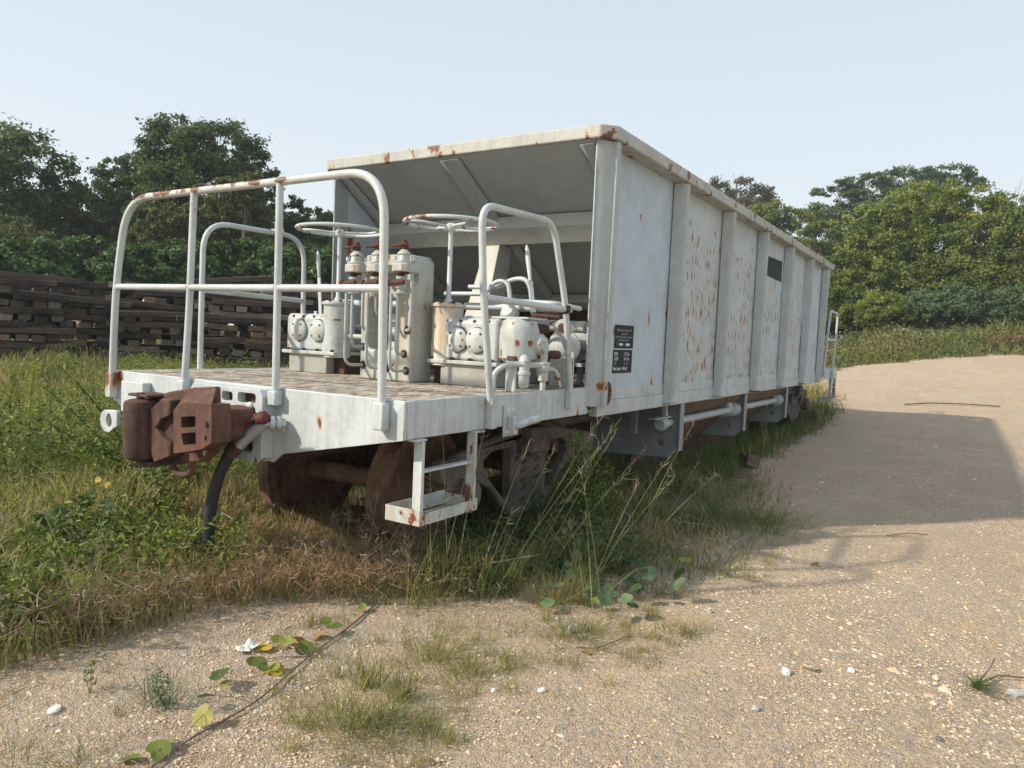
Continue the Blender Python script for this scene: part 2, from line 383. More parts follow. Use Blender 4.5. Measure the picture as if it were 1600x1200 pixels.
M['deadwood'] = rustmat('dead_wood', (.10, .075, .055), (.2, .155, .12), scale=14)
# foliage
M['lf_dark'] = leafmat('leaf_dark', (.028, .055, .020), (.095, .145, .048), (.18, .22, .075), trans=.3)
M['lf_mid'] = leafmat('leaf_mid', (.034, .068, .022), (.105, .165, .052), (.18, .22, .075))
M['lf_olive'] = leafmat('leaf_olive', (.050, .066, .022), (.125, .145, .05), (.2, .19, .08))
M['lf_bright'] = leafmat('leaf_bright', (.055, .090, .022), (.21, .26, .055), (.38, .35, .09), trans=.3)
M['lf_creeper'] = leafmat('leaf_creeper', (.028, .070, .018), (.080, .165, .045), (.15, .24, .07))
M['lf_yellow'] = leafmat('leaf_yellowgreen', (.060, .105, .024), (.27, .32, .062), (.42, .42, .11), trans=.35)
M['lf_grey'] = leafmat('leaf_bluegreen', (.050, .092, .045), (.15, .22, .11), (.20, .27, .14))
M['lf_brown'] = leafmat('leaf_brownish', (.075, .065, .045), (.16, .14, .095), (.2, .15, .1))
M['grass'] = leafmat('grass_blades', (.11, .12, .028), (.38, .34, .115), (.54, .42, .22), trans=.35)
M['grass_dark'] = leafmat('grass_dark_green', (.050, .082, .022), (.165, .215, .062), (.33, .29, .12), trans=.3)
M['grass_dry'] = leafmat('grass_dry', (.20, .12, .065), (.42, .26, .15), (.55, .43, .27), trans=.25)
M['stalk'] = leafmat('seed_stalk', (.14, .20, .07), (.30, .33, .15), (.36, .30, .20), trans=.2)
M['seed'] = leafmat('seed_head', (.25, .17, .12), (.45, .36, .27), (.5, .44, .34), trans=.25)
M['dry_leaf'] = leafmat('dry_leaf', (.30, .15, .06), (.50, .30, .13), (.62, .45, .12), trans=.2)
M['yellow_leaf'] = leafmat('yellow_leaf', (.45, .33, .04), (.70, .52, .08), trans=.3)

# ------------------------------------------------------------------ ground
na, nr = 420, 300
rad = np.concatenate([[0], np.geomspace(.5, 260, nr - 1)])
ang = np.linspace(0, 2 * math.pi, na, endpoint=False)
RR, AA = np.meshgrid(rad, ang, indexing='ij')
X = CP[0] + RR * np.cos(AA); Y = CP[1] + RR * np.sin(AA); Z = gz(X, Y)
Z = Z + np.where(RR < 12, (np.sin(X * 11.3 + 2 * np.sin(Y * 9)) * np.sin(Y * 13.1 + 1.7 * np.sin(X * 8))) * .004, 0)
i, j = np.meshgrid(np.arange(nr - 1), np.arange(na), indexing='ij'); j2 = (j + 1) % na
idx = np.stack([i * na + j, (i + 1) * na + j, (i + 1) * na + j2, i * na + j2], -1).reshape(-1)
g = mesh_arrays('ground', np.stack([X, Y, Z], -1), np.full((nr - 1) * na, 4), idx, M['ground'], smooth_=True)
tag(g, 'pale beige gravel yard with worn sandy patches', kind='structure'); ground = g; GX, GY = X.ravel(), Y.ravel()

# ================================================================== WAGON
wagon = empty('ballast_wagon', (6.85, 1.35, -1.16), 'weathered white railway ballast hopper wagon with an open end platform, handwheels and rust stains', 'railway wagon')
H = .0
def B(*a): return MB().box(*a)
# --- deck, headstocks, sills ---
B(.025, 2.06, .012, 2.688, -.03, -.004).build('deck', M['deck'], wagon)
B(11.66, 13.68, .012, 2.688, -.03, -.004).build('deck', M['deck'], wagon)
B(2.06, 5.3, .02, 2.68, -.045, -.006).build('deck', M['slope_low'], wagon)
hs = [(0, 0), (2.7, 0), (2.7, -.21), (2.62, -.245), (1.78, -.42), (1.70, -.445), (1.0, -.445), (.92, -.385), (.0, -.205)]
op = [(1.12, -.14), (1.12, -.40), (1.58, -.40), (1.58, -.14)]
MB().prism(hs, 0, 0.0, .022, holes=[op]).build('headstock', M['white'], wagon, bevel=.006)
MB().prism([(a, b) for a, b in hs], 0, 13.68, 13.70).build('headstock', M['white'], wagon, bevel=.006)
B(.024, .11, .012, 2.688, -.06, -.032).build('headstock_flange', M['white'], wagon)
def sill(y0, y1, x0, x1, zt, zb, name='side_sill', mat='sill'):
    s = 1 if y0 < 1 else -1
    return B(x0, x1, min(y0, y1), max(y0, y1), zb, zt).build(name, M[mat], wagon, bevel=.007)
sill(-.002, .02, .024, 2.1, .0, -.205); sill(2.68, 2.702, .024, 2.1, 0, -.205)
sill(-.002, .02, 11.66, 13.678, 0, -.205); sill(2.68, 2.702, 11.66, 13.678, 0, -.205)
for y0 in (.022, 2.56):
    B(.03, 13.66, y0, y0 + .10, -.2, -.175).build('sill_flange', M['underframe_steel'], wagon)
# hopper bottom sill
sill(-.012, .06, 2.24, 11.7, -.115, -.235); sill(2.64, 2.712, 2.24, 11.7, -.115, -.235)
# --- side panels ---
X0, D = 2.192, 1.531
mats = ['panel_clean', 'panel_rust', 'panel_rust', 'panel_mid', 'panel_mid', 'panel_clean']
for k in range(6):
    xa, xb = X0 + k * D + .07, X0 + (k + 1) * D - .07
    for y0 in (0.0, 2.69):
        B(xa - .03, xb + .03, y0, y0 + .01, -.113, 1.83).build('side_panel', M[mats[k]], wagon)
        ya = -.007 if y0 < 1 else 2.7
        B(xa + .01, xb - .01, ya, ya + .0065, -.112, -.02).build('lower_strip', M['sill'], wagon)
# --- ribs ---
def rib(x, first=False):
    for near in (True, False):
        s = -1 if near else 1; yb = 0.0 if near else 2.7
        w0, d0, d1 = (.075, .10, .125)
        a = MB()
        if first:
            # broad folded corner post
            def pt(x_, d, z): return (x_, yb + s * d, z)
            z0, z1 = -.145, 1.825
            prof = [(2.075, -.008), (2.06, .0), (2.10, .055), (2.155, .09), (2.16, .118), (2.19, .13), (2.215, .128), (2.225, .085), (2.24, .03), (2.285, .024), (2.285, -.008)]
            lo = [pt(px_ + .0, d * .85, z0) for px_, d in prof]; hi = [pt(px_ - .02 if d > .0 else px_ - .02, d, z1 - .0) for px_, d in prof]
            mid = [pt(px_, d * 1.0, 1.6) for px_, d in prof]
            n = len(prof); vs = lo + mid + hi
            fs = [tuple(range(n))[::-1], tuple(range(2 * n, 3 * n))]
            for L in (0, 1):
                for q in range(n): r_ = (q + 1) % n; fs.append((L * n + q, L * n + r_, (L + 1) * n + r_, (L + 1) * n + q))
            a.add(vs, fs).build('corner_post', M['rib'], wagon, bevel=.004)
            B(2.052, 2.225, *((-.0, .01) if near else (2.69, 2.70)), -.006, 1.825).build('corner_plate', M['slope'] if not near else M['rib'], wagon)
        else:
            z0, z1 = -.20, 1.825
            def pt(x_, d, z): return (x_, yb + s * d, z)
            e = .011
            # hat section: deep left face and a slim right flange
            prof0 = [(x - .085, e), (x - .055, d0 - .02), (x - .03, d0), (x + .03, d0), (x + .045, d0 - .02), (x + .06, e + .012), (x + .095, e + .012), (x + .095, e)]
            prof1 = [(x - .085, e), (x - .06, d1 - .02), (x - .035, d1), (x + .035, d1), (x + .05, d1 - .02), (x + .06, e + .012), (x + .095, e + .012), (x + .095, e)]
            if not near: prof0 = prof0
            n = len(prof0); vs = [pt(p[0], p[1] * (.75 if p[1] > .03 else 1), z0) for p in prof0] + [pt(p[0], p[1], .1) for p in prof0] + [pt(p[0], p[1], z1) for p in prof1]
            fs = [tuple(range(n))[::-1], tuple(range(2 * n, 3 * n))]
            for L in (0, 1):
                for q in range(n): r_ = (q + 1) % n; fs.append((L * n + q, L * n + r_, (L + 1) * n + r_, (L + 1) * n + q))
            a.add(vs, fs).build('rib', M['rib'], wagon, bevel=.003)
            if near: B(x - .10, x + .12, -.10, -.013, -.212, -.202).build('rib_foot', M['rust'] if k_ in (3, 5) else M['rib'], wagon)
k_ = 0
rib(X0, True)
for k_ in range(1, 7): rib(X0 + k_ * D - (.05 if k_ == 6 else 0))
# --- rim: ring with chamfered corners ---
def ringpoly(x0, x1, y0, y1, c): return [(x0 + c, y0), (x1 - c, y0), (x1, y0 + c), (x1, y1 - c), (x1 - c, y1), (x0 + c, y1), (x0, y1 - c), (x0, y0 + c)]
def xyprism(poly, holes, z0, z1): return MB().prism(poly, 2, z0, z1, holes)
xyprism(ringpoly(2.0, 11.72, -.145, 2.845, .10), [ringpoly(2.10, 11.62, .03, 2.67, .06)], 1.826, 1.925).build('top_rim', M['rim'], wagon, bevel=.012, segs=3)
# --- sloping end sheets ---
def slopes(mirror):
    f = (lambda x: x) if not mirror else (lambda x: 13.7 - x)
    th = math.atan2(1.33, 2.25)
    def sheet(xa, za, xb, zb, name, mat, y0=.012, y1=2.688, tk=.012):
        n = Vector((zb - za, 0, xa - xb)).normalized() * tk
        if n.z < 0: n = -n
        P = [(f(xa), y0, za), (f(xb), y0, zb), (f(xb), y1, zb), (f(xa), y1, za)]
        Q = [(f(xa + n.x), y0, za + n.z), (f(xb + n.x), y0, zb + n.z), (f(xb + n.x), y1, zb + n.z), (f(xa + n.x), y1, za + n.z)]
        MB().hexa(P + Q).build(name, M[mat], wagon)
    sheet(2.02, 1.822, 2.85, 1.3325, 'end_sheet', 'slope'); sheet(2.86, 1.3266, 3.85, .7416, 'end_sheet', 'slope'); sheet(3.86, .7357, 5.15, -.03, 'end_sheet', 'slope_low')
    # upper beam: two-facet channel hung under the sheet
    def beam(xs, zt, dz1, dz2, mat='beam'):
        prof = [(f(xs), zt), (f(xs - .045), zt - dz1), (f(xs - .045), zt - dz1 - .012), (f(xs + .06), zt - dz1 - dz2), (f(xs + .16), zt - dz1 - dz2), (f(xs + .16), zt - .12)]
        a = MB(); a.prism([(p[0], p[1]) for p in prof], 1, .014, 2.686); a.build('cross_beam', M[mat], wagon, bevel=.003)
    beam(2.66, 1.425, .10, .14); beam(3.70, .81, .07, .08)
    # stiffeners lying under the sheet
    for yc, w in ((1.35, .20), (2.62, .12), (.08, .12)):
        a = MB(); P = []
        for (x_, z_, q_) in ((2.03, 1.80, .05), (3.1, 1.17, 1), (4.3, .46, 1)):
            for dy, dn in ((-w / 2, 0), (w / 2, 0), (w / 2 - .03, -.085 * q_), (-w / 2 + .03, -.085 * q_)):
                P.append((f(x_ + dn * .5), yc + dy, z_ + dn * .86))
        a.add(P, [(0, 1, 2, 3), (11, 10, 9, 8)] + [(o_ + k1, o_ + 4 + k1, o_ + 4 + (k1 + 1) % 4, o_ + (k1 + 1) % 4) for o_ in (0, 4) for k1 in range(4)])
        a.build('stiffener', M['slope'], wagon, bevel=.003)
    # strut from the deck up to the upper beam
    a = MB()
    P = [(f(2.28), 1.20, -.0), (f(2.60), 1.20, 0), (f(2.60), 1.48, 0), (f(2.28), 1.48, 0), (f(2.72), 1.27, 1.185), (f(2.93), 1.27, 1.185), (f(2.93), 1.43, 1.185), (f(2.72), 1.43, 1.185)]
    a.hexa(P).build('strut', M['beam'], wagon, bevel=.006)
slopes(False); slopes(True)
# hopper cross partition and lower chutes
B(5.2, 8.5, 1.30, 1.40, -.5, .5).build('hopper_ridge', M['slope_low'], wagon)
for ys in ((.03, .55), (2.67, 2.15)):
    MB().hexa([(4.3, ys[0], -.26), (9.04, ys[0], -.26), (9.04, ys[1], -.80), (4.3, ys[1], -.80), (4.3, ys[0], -.245), (9.04, ys[0], -.245), (9.04, ys[1] + .0, -.785), (4.3, ys[1], -.785)]).build('discharge_chute', M['slope_low'], wagon)
    MB().box(4.3, 9.04, min(ys[1], ys[1] + .02), max(ys[1], ys[1] + .02), -.95, -.80).build('chute_lip', M['rust_dark'], wagon)
# centre sills
for y in (1.08, 1.56): B(.03, 13.66, y, y + .06, -.46, -.05).build('centre_sill', M['rust_dark'], wagon)
for x in (.5, 1.1, 2.0, 3.0, 10.7, 11.7, 12.6, 13.2): B(x - .03, x + .03, .13, 2.56, -.19, -.05).build('cross_member', M['rust_dark'], wagon)
# transverse hanging plates under the hopper
pl = [(.02, -.238), (.02, -.71), (.13, -.80), (1.0, -.84), (1.0, -.238)]
hole = [(.22 + .035 * math.cos(a), -.66 + .035 * math.sin(a)) for a in np.linspace(0, 2 * math.pi, 12, endpoint=False)]
for k, x in enumerate((4.26, 6.66, 9.06)):
    MB().prism(pl, 0, x, x + .012, holes=[hole]).build('hanging_plate', M['underframe_steel'], wagon, bevel=.002)
    MB().prism([(2.7 - a, b) for a, b in pl], 0, x, x + .012).build('hanging_plate', M['underframe_steel'], wagon)
    B(x - .05, x + .06, .004, .018, -.72, -.237).build('plate_flange', M['underframe_steel'], wagon)
# operating shaft along the side, with couplings
for a, b_ in ((3.98, 4.252), (4.275, 6.655), (6.675, 9.05)):
    MB().cyl((a, .12, -.44), (b_, .12, -.44), .042, 16).build('operating_shaft', M['pipe'], wagon)
for x in (4.0,): MB().lathe([(.05, -.06), (.062, -.05), (.062, -.02), (.055, 0), (.066, .01), (.066, .03), (.04, .04)], (x, .12, -.44), (1, 0, 0)).build('shaft_end', M['pipe'], wagon)
for x in (6.52, 8.95): MB().lathe([(.05, -.16), (.085, -.14), (.085, -.12), (.06, -.10), (.06, -.02), (.088, 0), (.088, .03), (.05, .05)], (x, .12, -.44), (1, 0, 0)).build('shaft_coupling', M['pipe'], wagon)
MB().lathe([(.09, -.2), (.115, -.18), (.115, -.06), (.09, -.03)], (6.45, .2, -.42), (1, 0, 0)).build('brake_cylinder', M['pipe'], wagon)
B(3.72, 4.12, .07, .16, -.375, -.362).build('crank_arm', M['pipe'], wagon, bevel=.003)
MB().cyl((4.1, .115, -.42), (4.1, .115, -.33), .018, 10).build('crank_pin', M['pipe'], wagon)
B(4.05, 4.09, .10, .14, -.36, -.236).build('crank_hanger', M['pipe'], wagon)
B(3.90, 3.96, .35, .41, -.55, -.236).build('crank_hanger', M['underframe_steel'], wagon)
# lifting eye: half ring at the foot of the corner post
a = MB()
out_ = [(2.36 + .095 * math.cos(t_), -.055 + .10 * math.sin(t_)) for t_ in np.linspace(-math.pi / 2, math.pi / 2, 12)] + [(2.30, .045), (2.30, -.155)]
inn = [(2.345 + .04 * math.cos(t_), -.055 + .045 * math.sin(t_)) for t_ in np.linspace(0, 2 * math.pi, 12, endpoint=False)]
a.prism(out_, 1, -.034, -.014, holes=[inn]); a.build('lifting_eye', M['rust'], wagon, bevel=.003)
a = MB(); a.prism([(x_ + 9.1, z_) for x_, z_ in out_], 1, -.034, -.014); a.build('lifting_eye', M['rust'], wagon)
# --- signs on the side ---
def quadxz(name, x0, x1, z0, z1, y, mat, parent=wagon, th=.002):
    return MB().box(x0, x1, y - th, y, z0, z1).build(name, mat, parent, smooth_=False)
def text(s, x, z, size, y, parent, mat='letter', sx=1.0, align='LEFT'):
    c = bpy.data.curves.new('lettering', 'FONT'); c.body = s; c.size = size; c.extrude = .0004; c.align_x = align; c.materials.append(M[mat]); c.offset = size * .008
    to = bpy.data.objects.new('t', c); o = bpy.data.objects.new('lettering', bpy.data.meshes.new_from_object(to)); bpy.data.objects.remove(to); COL.objects.link(o); o.location = (x + SX, y, z); o.rotation_euler = (math.pi / 2, 0, 0); o.scale = (sx, 1, 1); o.parent = parent; return o
SX = .115
s1 = quadxz('data_plate', 2.405 + SX, 2.785 + SX, .300, .490, -.001, M['decal']); s2 = quadxz('data_plate', 2.395 + SX, 2.775 + SX, .098, .288, -.001, M['decal'])
quadxz('plate_backing', 2.40 + SX, 2.778 + SX, .2885, .2995, -.001, M['galv'])
y = -.0045
text('Ballast Hopper Wagon YLH', 2.595, .440, .026, y, s1, 'letter_grey', align='CENTER')
text('Date 12/01', 2.59, .410, .024, y, s1, 'letter_grey', align='CENTER')
text('OWNED BY INFRASTRUCTURE DEPT', 2.59, .384, .021, y, s1, 'letter_grey', align='CENTER')
text('MAINTENANCE DEPOT', 2.585, .358, .020, y, s1, 'letter_grey', align='CENTER')
text('E', 2.46, .325, .024, y, s1, 'letter_grey'); quadxz('number_patch', 2.50 + SX, 2.565 + SX, .322, .342, -.0045, M['letter'], s1, .001)
text('to', 2.58, .325, .02, y, s1, 'letter_grey'); quadxz('number_patch', 2.63 + SX, 2.705 + SX, .322, .342, -.0045, M['letter'], s1, .001)
for z_, l_, r_, mt in ((.240, 'BTM', ': 21 Ton', 'letter'), (.202, 'GCM', ': 61 Ton', 'letter'), (.163, 'P/C', ': 6  33', 'letter_grey')):
    text(l_, 2.415, z_, .041, y, s2, mt, .8); text(r_, 2.60, z_, .041, y, s2, mt, .8)
text('Max Speed : 40km/J', 2.405, .122, .041, y, s2, 'letter', .83)
pp = [(7.24, 1.585), (8.13, 1.60), (8.15, 1.31), (7.70, 1.315), (7.24, 1.33), (7.25, 1.40), (7.31, 1.42), (7.29, 1.46), (7.25, 1.47)]
MB().prism(pp, 1, -.003, -.001).build('black_patch', M['decal'], wagon, smooth_=False)
# --- handrails ---
R0 = .0215
def rail(pts, name, mat, r=R0, rr=.16, seg=7): return MB().tube(round_path(pts, rr, seg), r, 12).build(name, M[mat], wagon)
# front rail
fx = -.03
rail([(fx, 2.67, -.09), (fx, 2.63, .60), (fx - .0, 2.50, 1.18), (fx, .16, 1.18), (fx, .13, -.10)], 'front_handrail', 'rail_rusty', R0 + .002, .26, 10)
rail([(fx, 2.61, .585), (fx, 1.80, .580)], 'mid_rail', 'rail'); rail([(fx, 1.775, .580), (fx, .97, .577)], 'mid_rail', 'rail'); rail([(fx, .94, .577), (fx, .155, .575)], 'mid_rail', 'rail')
rail([(fx, 1.83, -.06), (fx, 1.79, .4), (fx, 1.755, 1.165)], 'rail_post', 'rail'); rail([(fx, .955, -.06), (fx, .955, 1.165)], 'rail_post', 'rail')
for y_, dz in ((2.67, -.19), (1.83, -.1), (.955, -.1), (.13, -.16)):
    MB().box(-.062, -.003, y_ - .035, y_ + .035, dz, -.015).build('rail_foot', M['white'], wagon, bevel=.008)
# near side rail, leaning and bent
for mir in (False, True):
    def q(x, y, z): return (x, y, z) if not mir else (13.7 - x, y, z)
    rail([q(.755, -.03, -.20), q(.735, -.03, .0), q(.62, -.03, .60), q(.57, -.03, 1.10), q(1.40, -.03, 1.125), q(1.62, -.03, .60), q(1.745, -.03, .02), q(1.755, -.03, -.05)], 'side_handrail', 'rail', R0, .13)
    rail([q(.64, -.03, .575), q(1.63, -.03, .56)], 'mid_rail', 'rail')
    rail([q(.70, 2.73, -.15), q(.715, 2.73, 1.16), q(1.735, 2.73, 1.165), q(1.745, 2.73, -.15)], 'side_handrail', 'rail', R0, .24)
    rail([q(.72, 2.73, .62), q(1.74, 2.73, .60)], 'mid_rail', 'rail_rusty')
    for x_, z_ in ((.755, -.2), (1.755, -.14)): 
        MB().box(q(x_, 0, 0)[0] - .03, q(x_, 0, 0)[0] + .03, -.055, -.004, z_, -.012).build('rail_foot', M['sill'], wagon, bevel=.006)
MB().box(1.60, 1.66, -.056, -.004, .53, .59).build('rail_clamp', M['rust'], wagon, bevel=.01)
# --- steps ---
def ladder(x0):
    st = None
    for dx, c_, d_ in ((.13, .06, .16), (.61, .60, .70)):
        a = MB().box(x0 + dx - .012, x0 + dx + .012, -.03, .03, -.66, -.2165).box(x0 + c_, x0 + d_, -.03, .03, -.2165, -.206)
        if st is None: st = a.build('step_ladder', M['sill'], wagon, bevel=.004)
        else: a.build('stile', M['step'], st, bevel=.004)
    MB().box(x0 + .142, x0 + .598, -.022, .022, -.39, -.375).build('rung', M['sill'], st, bevel=.003)
    t = MB(); t.box(x0 + .11, x0 + .63, -.036, -.031, -.67, -.605); t.box(x0 + .11, x0 + .63, .20, .206, -.67, -.585); t.box(x0 + .105, x0 + .111, -.036, .206, -.67, -.585); t.box(x0 + .63, x0 + .636, -.036, .206, -.67, -.60)
    for yy in (.02, .08, .14): t.box(x0 + .112, x0 + .629, yy - .012, yy + .012, -.665, -.66)
    t.build('step_tray', M['step'], st, bevel=.002)
ladder(0); ladder(12.85)
# --- tow hook on the near sill ---
a = MB(); a.box(.92, 1.04, -.018, -.0025, -.27, -.07)
pl_ = a.build('hook_plate', M['sill'], wagon, bevel=.008)
a = MB(); a.tube(round_path([(.98, -.02, -.20), (.98, -.09, -.20), (1.04, -.13, -.165), (1.15, -.13, -.165)], .05, 5), [.036] * 3 + [.032] * 6 + [.024] * 5, 10) if False else a.tube(round_path([(.98, -.02, -.20), (.98, -.09, -.19), (1.06, -.12, -.165), (1.16, -.12, -.16)], .04, 4), .026, 10)
a.box(.955, 1.005, -.07, -.018, -.255, -.14); a.build('tow_hook', M['sill'], pl_, bevel=.006)
for x_, z_ in ((.95, -.105), (1.01, -.105), (.95, -.24), (1.012, -.245)):
    MB().lathe([(.016, 0), (.014, .008), (.006, .013)], (x_, -.018, z_), (0, -1, 0), 10).build('bolt', M['white_bolt'], pl_)
# --- eye plate and bracket left of the coupler ---
c0 = (2.61, -.345)
outer = [(c0[0] + .095 * math.cos(t_), c0[1] + .072 * math.sin(t_)) for t_ in np.linspace(-.3 * math.pi, 1.3 * math.pi, 14)] 
outer = [(2.50, -.27), (2.58, -.268), (2.66, -.275), (2.70, -.30), (2.712, -.345), (2.70, -.39), (2.66, -.425), (2.60, -.43), (2.55, -.40), (2.50, -.375)]
inner_ = [(2.60 + .035 * math.cos(t_), -.345 + .05 * math.sin(t_)) for t_ in np.linspace(0, 2 * math.pi, 12, endpoint=False)]
MB().prism(outer, 0, -.09, -.06, holes=[inner_]).build('eye_plate', M['white'], wagon, bevel=.006)
MB().box(-.062, -.003, 2.24, 2.5, -.27, -.06).build('bracket', M['white'], wagon, bevel=.005)
# --- striker casting ---
def rc(y0, y1, z0, z1, c=.012): return [(y0 + c, z0), (y1 - c, z0), (y1, z0 + c), (y1, z1 - c), (y1 - c, z1), (y0 + c, z1), (y0, z1 - c), (y0, z0 + c)]
cells = [rc(1.53, 1.62, -.10, -.045), rc(1.40, 1.50, -.10, -.045), rc(1.27, 1.37, -.10, -.045), rc(1.25, 1.60, -.36, -.135, .02), rc(1.06, 1.22, -.10, -.04), rc(1.06, 1.20, -.17, -.12), rc(1.06, 1.2, -.25, -.19), rc(1.08, 1.19, -.385, -.30)]
MB().prism(rc(1.0, 1.68, -.44, -.015, .03), 0, -.085, -.001, holes=cells).build('striker_casting', M['white'], wagon, bevel=.006)
B(-.03, -.003, 1.03, 1.65, -.41, -.02).build('striker_back', M['rust_dark'], wagon)
MB().lathe([(.022, 0), (.02, .012), (.008, .02)], (-.086, 1.10, -.11), (-1, 0, 0), 12).build('rivet', M['white_bolt'], wagon)
# --- coupler ---
cs = MB(); cs.hexa([(-.32, 1.28, -.34), (-.0, 1.30, -.33), (-.0, 1.52, -.33), (-.32, 1.55, -.34), (-.32, 1.28, -.17), (0, 1.30, -.17), (0, 1.52, -.17), (-.32, 1.55, -.17)])
coup = cs.build('coupler', M['rust'], wagon, bevel=.02)
# head: boxy cast body
def pix3(X, pts): return [tuple(at_plane(u, v, 0, X)[1:]) for u, v in pts]
hd = MB(); front = pix3(-.42, [(238, 620), (262, 612), (300, 606), (335, 604), (336, 640), (336, 705), (318, 722), (262, 727), (222, 731), (205, 720), (212, 626)])
hd.prism(front, 0, -.42, -.375); hd.build('coupler_head', M['rust'], coup, bevel=.014, segs=3)
hd = MB(); back = pix3(-.25, [(285, 640), (345, 634), (368, 640), (370, 684), (350, 694), (290, 704)]); hd.prism(back, 0, -.374, -.12); hd.build('coupler_neck', M['rust'], coup, bevel=.02, segs=3)
kn = MB(); kx, ky = -.50, at_plane(219, 670, 0, -.50)[1]
kn.lathe([(.05, -.435), (.082, -.42), (.088, -.40), (.088, -.12), (.082, -.10), (.055, -.088)], (kx, ky, 0), (0, 0, 1), 24)
kn.build('knuckle', M['rust'], coup, smooth_=True)
kn = MB(); kn.prism(pix3(-.44, [(240, 650), (300, 655), (300, 700), (240, 700)]), 0, -.46, -.40); kn.build('knuckle_arm', M['rust_dark'], coup, bevel=.015)  # darker rust colour stands in for the shaded gap inside the jaw
gp = pix3(-.53, [(279, 634), (296, 600), (336, 603), (338, 650), (335, 688), (300, 703), (279, 712)])
gp = pix3(-.53, [(275, 640), (290, 628), (334, 632), (335, 662), (334, 692), (318, 702), (292, 706), (275, 708)])
w1 = pix3(-.53, [(287, 651), (309, 650), (309, 667), (287, 668)]); w2 = pix3(-.53, [(287, 677), (309, 675), (310, 693), (290, 695)])
MB().prism(gp, 0, -.545, -.43, holes=[w1, w2]).build('guard_arm', M['rust'], coup, bevel=.012, segs=3)
hp = [(-.535, .0), (-.40, .0), (-.40, .0)]
a = MB()
p0 = pix3(-.53, [(275, 640)])[0]; p1 = pix3(-.53, [(334, 632)])[0]; q0 = pix3(-.42, [(292, 606)])[0]; q1 = pix3(-.42, [(334, 604)])[0]
a.hexa([(-.54, p0[0], p0[1] - .01), (-.54, p1[0], p1[1] - .01), (-.40, q1[0], q1[1] - .05), (-.40, q0[0], q0[1] - .05), (-.54, p0[0], p0[1] + .005), (-.54, p1[0], p1[1] + .005), (-.40, q1[0], q1[1]), (-.40, q0[0], q0[1])])
a.build('guard_hood', M['rust'], coup, bevel=.008)
B(-.52, -.36, ky - .09, ky + .10, -.075, -.058).build('knuckle_lug', M['rust'], coup, bevel=.01)
B(-.50, -.36, ky - .10, ky + .08, -.47, -.44).build('knuckle_lug', M['rust'], coup, bevel=.012)
a = MB(); a.tube(round_path([tuple(at_plane(300, 715, 0, -.40)), tuple(at_plane(298, 742, 0, -.40)), tuple(at_plane(278, 742, 0, -.42)), tuple(at_plane(270, 730, 0, -.42))], .03, 5), .02, 10); a.build('lock_lifter', M['rust'], coup)
jaw = MB()
jp = pix3(-.46, [(243, 640), (262, 622), (276, 625), (276, 648), (262, 655), (252, 668), (262, 682), (276, 690), (276, 712), (250, 722), (243, 700)])
jaw.prism(jp, 0, -.50, -.421); jaw.build('jaw', M['rust'], coup, bevel=.012, segs=3)
MB().cyl((kx, ky, -.44), (kx, ky, -.052), .022, 12).build('knuckle_pin', M['rust_dark'], coup)
gw = MB(); gw.bar((-.545, p1[0] + .06, -.23), (-.43, p1[0] + .02, -.24), .05, .02); gw.build('guard_web', M['rust_dark'], coup)
for z__ in (-.16, -.31): MB().lathe([(.016, 0), (.014, .012)], (-.545, p1[0] + .035, z__), (-1, 0, 0), 8).build('bolt', M['rust_dark'], coup)
# far coupler
clone(coup, (13.7 + .05, 0, 0))
# the copy faces outward: turn it
c2 = [o for o in wagon.children if o.name.startswith('coupler')][-1]
c2.matrix_parent_inverse = Matrix.Identity(4); c2.location = Vector((0, 0, 0))
c2.matrix_basis = Matrix.Translation(Vector((13.7, 2.7, 0)) - Vector(wagon.location)) @ Matrix.Rotation(math.pi, 4, 'Z')
# --- brake hose ---
hz = [tuple(at_plane(u, v, 0, x)) for u, v, x in ((444, 662, -.02), (425, 662, -.09), (408, 660, -.13))]
hc = MB(); hc.tube(hz, .03, 12); hose = hc.build('brake_hose', M['galv'], wagon)
for (u, v, x) in ((436, 662, -.05), (426, 662, -.09)):
    p = at_plane(u, v, 0, x); MB().lathe([(.045, -.012), (.045, .012)], p, (-.7, .6, 0), 12).build('clamp_ring', M['galv'], hose, bevel=.003)
p = at_plane(411, 655, 0, -.13)
a = MB(); a.lathe([(.02, -.03), (.04, -.02), (.045, .01), (.03, .03), (.02, .045)], p, (0, .2, 1), 12); a.lathe([(.022, 0), (.022, .05)], p, (-.4, -.8, .3), 8); a.build('cock_body', M['rust_red'], hose, bevel=.003)
a = MB(); a.tube(round_path([tuple(p + np.array([0, .02, .02])), tuple(at_plane(390, 658, 0, -.18)), tuple(at_plane(375, 668, 0, -.20)), tuple(at_plane(363, 680, 0, -.20))], .02, 4), .012, 8); a.build('cock_handle', M['rust_red'], hose)
pts = [(412, 664, -.13), (395, 676, -.15), (380, 688, -.17), (371, 699, -.19)]
MB().tube([tuple(at_plane(*q[:2], 0, q[2])) for q in pts], [.030, .036, .036, .032], 14).build('hose_elbow', M['galv'], hose)
pts = [(373, 694, -.185), (360, 707, -.20)]
MB().tube([tuple(at_plane(*q[:2], 0, q[2])) for q in pts], .043, 14).build('hose_clamp', M['rust'], hose)
pts = [(366, 700, -.19), (357, 712, -.20), (345, 735, -.215), (335, 765, -.225), (328, 800, -.23), (326, 830, -.23), (325, 855, -.23)]
from_pts = [tuple(at_plane(*q[:2], 0, q[2])) for q in pts]
MB().tube(round_path(from_pts, .06, 3), .034, 16).build('hose_rubber', M['rubber'], hose)
pts = [(325, 852, -.23), (322, 872, -.23), (318, 893, -.23)]
MB().tube([tuple(at_plane(*q[:2], 0, q[2])) for q in pts], [.028, .024, .032], 12).build('hose_head', M['rust'], hose)
